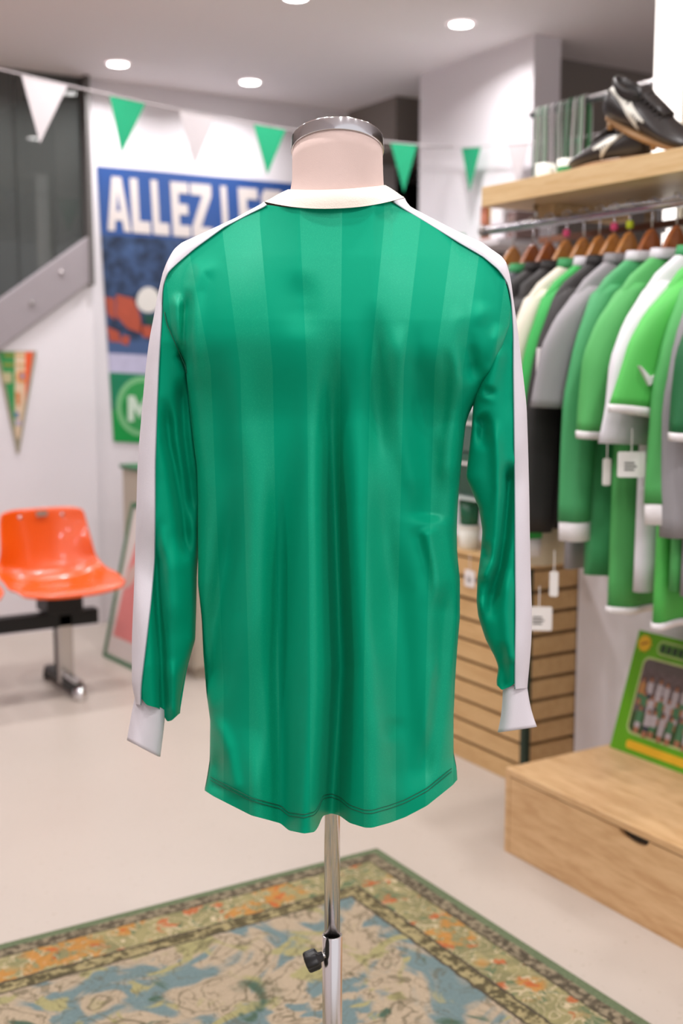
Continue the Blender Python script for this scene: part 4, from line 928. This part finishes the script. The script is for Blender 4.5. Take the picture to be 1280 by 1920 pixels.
def letter(ch, x0, x1):                       # block capitals, photo rows follow the poster's slope
    w = x1 - x0; top = lambda x: 330 + (x - 200) * .086; H = 100
    S_ = {'A': [[(0, 1), (.30, 0), (.70, 0), (1, 1), (.70, 1), (.65, .80), (.36, .80), (.31, 1)]], 'L': [[(0, 0), (.42, 0), (.42, .78), (1, .78), (1, 1), (0, 1)]],
          'E': [[(0, 0), (1, 0), (1, .2), (.42, .2), (.42, .40), (.92, .40), (.92, .59), (.42, .59), (.42, .79), (1, .79), (1, 1), (0, 1)]],
          'Z': [[(0, 0), (1, 0), (1, .2), (.42, .79), (.98, .79), (.98, 1), (0, 1), (0, .80), (.56, .21), (0, .21)]],
          'S': [[(0, .12), (.15, 0), (.85, 0), (1, .12), (1, .32), (.64, .32), (.64, .19), (.38, .19), (.38, .36), (1, .52), (1, .88), (.85, 1), (.15, 1), (0, .88), (0, .68), (.36, .68), (.36, .81), (.62, .81), (.62, .62), (0, .46)]]}[ch]
    for poly in S_:
        q = [(x0 + u * w + 6 * v_, top(x0 + u * w) + v_ * (H + 2)) for u, v_ in poly]
        o = pslab('letter', q, mat('poster_letter', srgb(208, 199, 195), .4), poster, .0036)
    if ch == 'A': pslab('letter_counter', [(x0 + .5 * w + 2, top(x0) + 30), (x0 + .60 * w + 4, top(x0) + 66), (x0 + .42 * w + 4, top(x0) + 66)], PB_.m, poster, .0042)
for ch, a, b in [('A', 196, 240), ('L', 243, 277), ('L', 282, 312), ('E', 319, 352), ('Z', 356, 395), ('L', 413, 439), ('E', 446, 482), ('S', 489, 532)]: letter(ch, a, b)
EM = mat('emblem_pale', srgb(120, 184, 128), .4); EMG = mat('emblem_green', srgb(44, 150, 76), .4)
ell = lambda cx, cy, a, b, n=40: [(cx + a * math.cos(t_), cy + b * math.sin(t_)) for t_ in np.linspace(0, 2 * math.pi, n, endpoint=False)]
em = pslab('emblem', ell(266, 762, 48, 56), EM, poster, .003)
pslab('emblem_disc', ell(266, 762, 39, 46), EMG, em, .0034)
pslab('emblem_mark', [(240, 790), (240, 742), (252, 742), (262, 764), (272, 744), (284, 744), (284, 790), (273, 790), (273, 766), (262, 784), (251, 764), (251, 790)], mat('emblem_white', srgb(206, 222, 206), .4), em, .0038)
pslab('emblem_wing', [(230, 755), (238, 750), (238, 782), (232, 776)], mat('emblem_deep', srgb(0, 132, 56), .4), em, .0038)

# fan pennant on the left wall
Yq = YB - .034
fp = thing('fan_pennant', 'green white and orange fringed fan pennant on the white stair wall', 'pennant', on_y(35, 840, Yq))
def q_(name, pts, m, o, th=.0015, par=fp):
    vv, ff = slab_vf([on_y(x, y, Yq - o) for x, y in pts][::-1], (0, -1, 0), th); return mesh_obj(name, vv, ff, m, par, False, None, True)
xl = lambda y: -6 + (y - 658) * 38 / 182; xr = lambda y: 66 - (y - 658) * 30 / 182
fr = [(xl(658) - 4, 658), (xr(658) + 3, 658), (36, 850), (31, 850)]
q_('fringe', fr, mat('pennant_fringe', srgb(150, 142, 122), .8, noise=.2, nscale=300), .001)
def vb(name, a, b, m, o=.002):
    P = []
    ys = np.linspace(660, 822, 12)
    lo = [(max(xl(y) + 3, min(a, xr(y) - 3)), y) for y in ys]; hi = [(min(xr(y) - 3, max(b, xl(y) + 3)), y) for y in ys]
    V = lo + hi[::-1]; return q_(name, V, m, o)
vb('green_field', -20, 28, mat('fp_green', srgb(40, 138, 72), .6, noise=.1, nscale=30)); vb('white_field', 28, 47, mat('fp_cream', srgb(216, 190, 160), .6, noise=.1, nscale=40), .0021); vb('orange_field', 47, 90, mat('fp_orange', srgb(226, 84, 34), .6, noise=.1, nscale=30), .0022)
for k, (x0, x1, y0, y1, c) in enumerate([(6, 27, 662, 670, srgb(120, 140, 50)), (5, 27, 680, 688, srgb(124, 136, 52)), (28, 46, 664, 668, srgb(200, 160, 90)), (30, 46, 682, 686, srgb(200, 150, 80)), (4, 22, 698, 718, srgb(180, 170, 130)), (29, 38, 735, 760, srgb(200, 120, 60)), (26, 36, 772, 784, srgb(110, 130, 160)), (27, 40, 788, 798, srgb(180, 170, 190))]): q_('print', [(x0, y0), (x1, y0 + 1), (x1, y1), (x0 + 3, y1)], mat('fp_%d' % k, c, .6), .0032)
q_('badge', ell(40, 706, 9, 12, 20), mat('fp_badge', srgb(214, 140, 70), .6), .0034); q_('badge_centre', ell(42, 705, 4.5, 5.5, 16), mat('fp_badge_c', srgb(150, 130, 160), .6), .0038)

# ================================================================ SEAT BENCH, CABINET, FRAME
beam = thing('seat_bench', 'row of orange shell seats on a black beam with chrome leg', 'seat', (1.38, 4.3, 0))
box('beam', (-.40, 1.512, 4.27, 4.33, .250, .308), BLKMET, beam, .004)
def shell(cx):
    prof = [(.168, .680, .160), (.164, .660, .172), (.150, .60, .178), (.130, .53, .185), (.108, .47, .192), (.080, .425, .202), (.040, .398, .212), (-.02, .388, .218), (-.09, .390, .222), (-.15, .400, .222), (-.195, .406, .214), (-.215, .398, .200), (-.222, .384, .190)]
    V = []; nc = 21
    for i, (y, z, hw) in enumerate(prof):
        for k in range(nc):
            u = -1 + 2 * k / (nc - 1); q = abs(u) ** 2.6
            curl = .050 if 2 < i < 9 else (.028 if i <= 2 else .02)
            back_w = max(0, min(1, (z - .42) / .12))
            rc = .010 * (abs(u) ** 8) * (1 if i == 0 else 0)
            V.append((cx + u * hw, 4.36 + y - curl * q * back_w * 1.1, z + curl * q * (1 - back_w) - rc))
    o = mesh_obj('seat_shell', V, grid_f(len(prof), nc), ORANGE, beam, True, None, True); m = o.modifiers.new('solid', 'SOLIDIFY'); m.thickness = .010
    m = o.modifiers.new('sub', 'SUBSURF'); m.levels = 1; m.render_levels = 1
    box('seat_bracket', (cx - .07, cx + .07, 4.24, 4.38, .308, .385), BLKMET, beam, .004)
    for dx in (-.085, .085):
        vv, ff = lathe_vf([(.009, 0), (.009, .004), (.004, .006)], 14); mesh_obj('seat_bolt', [(cx + dx * 1.0 + a, 4.505 - c + .004, .648 + b) for a, b, c in vv], ff, STEEL, o, True, None, True)
    nb = [(cx - .022 + .044 * u, 4.496, .650 + .02 * v_) for u, v_ in ((0, 0), (1, 0), (1, 1), (0, 1))]; vv, ff = slab_vf(nb, (0, -1, 0), .004); mesh_obj('number_plate', vv, ff, STEEL, o, False, None, True)
    return o
for cx in (1.372, .915, .458): shell(cx)
for lx_ in (1.381, .2):
    box('leg', (lx_ - .028, lx_ + .028, 4.270, 4.302, .03, .30), STEEL, beam, .005)
    box('leg_back', (lx_ - .030, lx_ + .030, 4.303, 4.335, .03, .25), BLKMET, beam, .004)
    box('foot', (lx_ - .022, lx_ + .022, 4.12, 4.50, .016, .055), BLKMET, beam, .008)
    box('foot_top', (lx_ - .018, lx_ + .018, 4.13, 4.27, .055, .072), STEEL, beam, .008)
    for fy in (4.13, 4.49):
        vv, ff = lathe_vf([(.020, 0), (.026, .004), (.027, .02), (.022, .045), (.01, .052)], 20, (lx_, fy, 0)); mesh_obj('foot_pad', vv, ff, CHROME if fy < 4.3 else BLKMET, beam, True, None, True)
CBE = mat('cabinet_greige', srgb(176, 164, 148), .6, noise=.02, nscale=5); FGR = mat('frame_green', srgb(48, 104, 66), .45)
cab = thing('cabinet', 'low greige cabinet with green top edge behind the shirt', 'cabinet', (1.87, 4.15, 0))
box('body', (1.86, 2.4, 4.16, 4.9, .04, .785), CBE, cab, .002); box('top', (1.85, 2.41, 4.15, 4.91, .785, .803), FGR, cab, .002); box('plinth', (1.875, 2.4, 4.175, 4.9, 0, .04), CBE, cab)
for x0, x1 in ((1.865, 2.127), (2.133, 2.395)):
    d = box('door', (x0, x1, 4.145, 4.16, .05, .78), CBE, cab, .002); box('door_knob', ((x0 + x1) / 2 - .01, (x0 + x1) / 2 + .01, 4.125, 4.145, .6, .62), STEEL, d, .003)
# green framed print leaning against the cabinet side
A0 = Vector(on_z(192, 1230, 0)); ey = Vector((.08, -1, 0)).normalized(); FWd, FHt = .50, .67
eu = (Vector((.155, .012, FHt))).normalized(); en = ey.cross(eu).normalized(); en = en if en.x < 0 else -en
frm = thing('framed_print', 'green framed print with a pink figure leaning against the cabinet', 'picture frame', A0)
def FR(u, v, o=0): return ey * u + eu * v + en * o
def fplate(nm, pts, o, th, m, par=frm): vv, ff = slab_vf([FR(u, v, o) for u, v in pts], en, th); return mesh_obj(nm, vv, ff, m, par)
w_ = .018
for nm, pts in (('frame_side', [(0, 0), (w_, 0), (w_, FHt), (0, FHt)]), ('frame_side', [(FWd - w_, 0), (FWd, 0), (FWd, FHt), (FWd - w_, FHt)]), ('frame_rail', [(w_, 0), (FWd - w_, 0), (FWd - w_, w_), (w_, w_)]), ('frame_rail', [(w_, FHt - w_), (FWd - w_, FHt - w_), (FWd - w_, FHt), (w_, FHt)])): fplate(nm, pts, 0, .02, FGR)
mt = fplate('mount', [(w_, w_), (FWd - w_, w_), (FWd - w_, FHt - w_), (w_, FHt - w_)], -.006, .006, mat('mount_white', srgb(208, 196, 190), .3, coat=.5))
pk = fplate('pink_figure', [(.05, .10), (.45, .10), (.45, .55), (.34, .60), (.18, .60), (.10, .50), (.07, .38), (.06, .24)], -.0055, .0008, mat('pink_print', srgb(214, 120, 116), .4, noise=.12, nscale=12), mt)
fplate('pale_figure', [(.07, .30), (.13, .33), (.18, .40), (.14, .43), (.08, .38)], -.005, .0006, mat('pale_print', srgb(200, 170, 160), .4), pk)
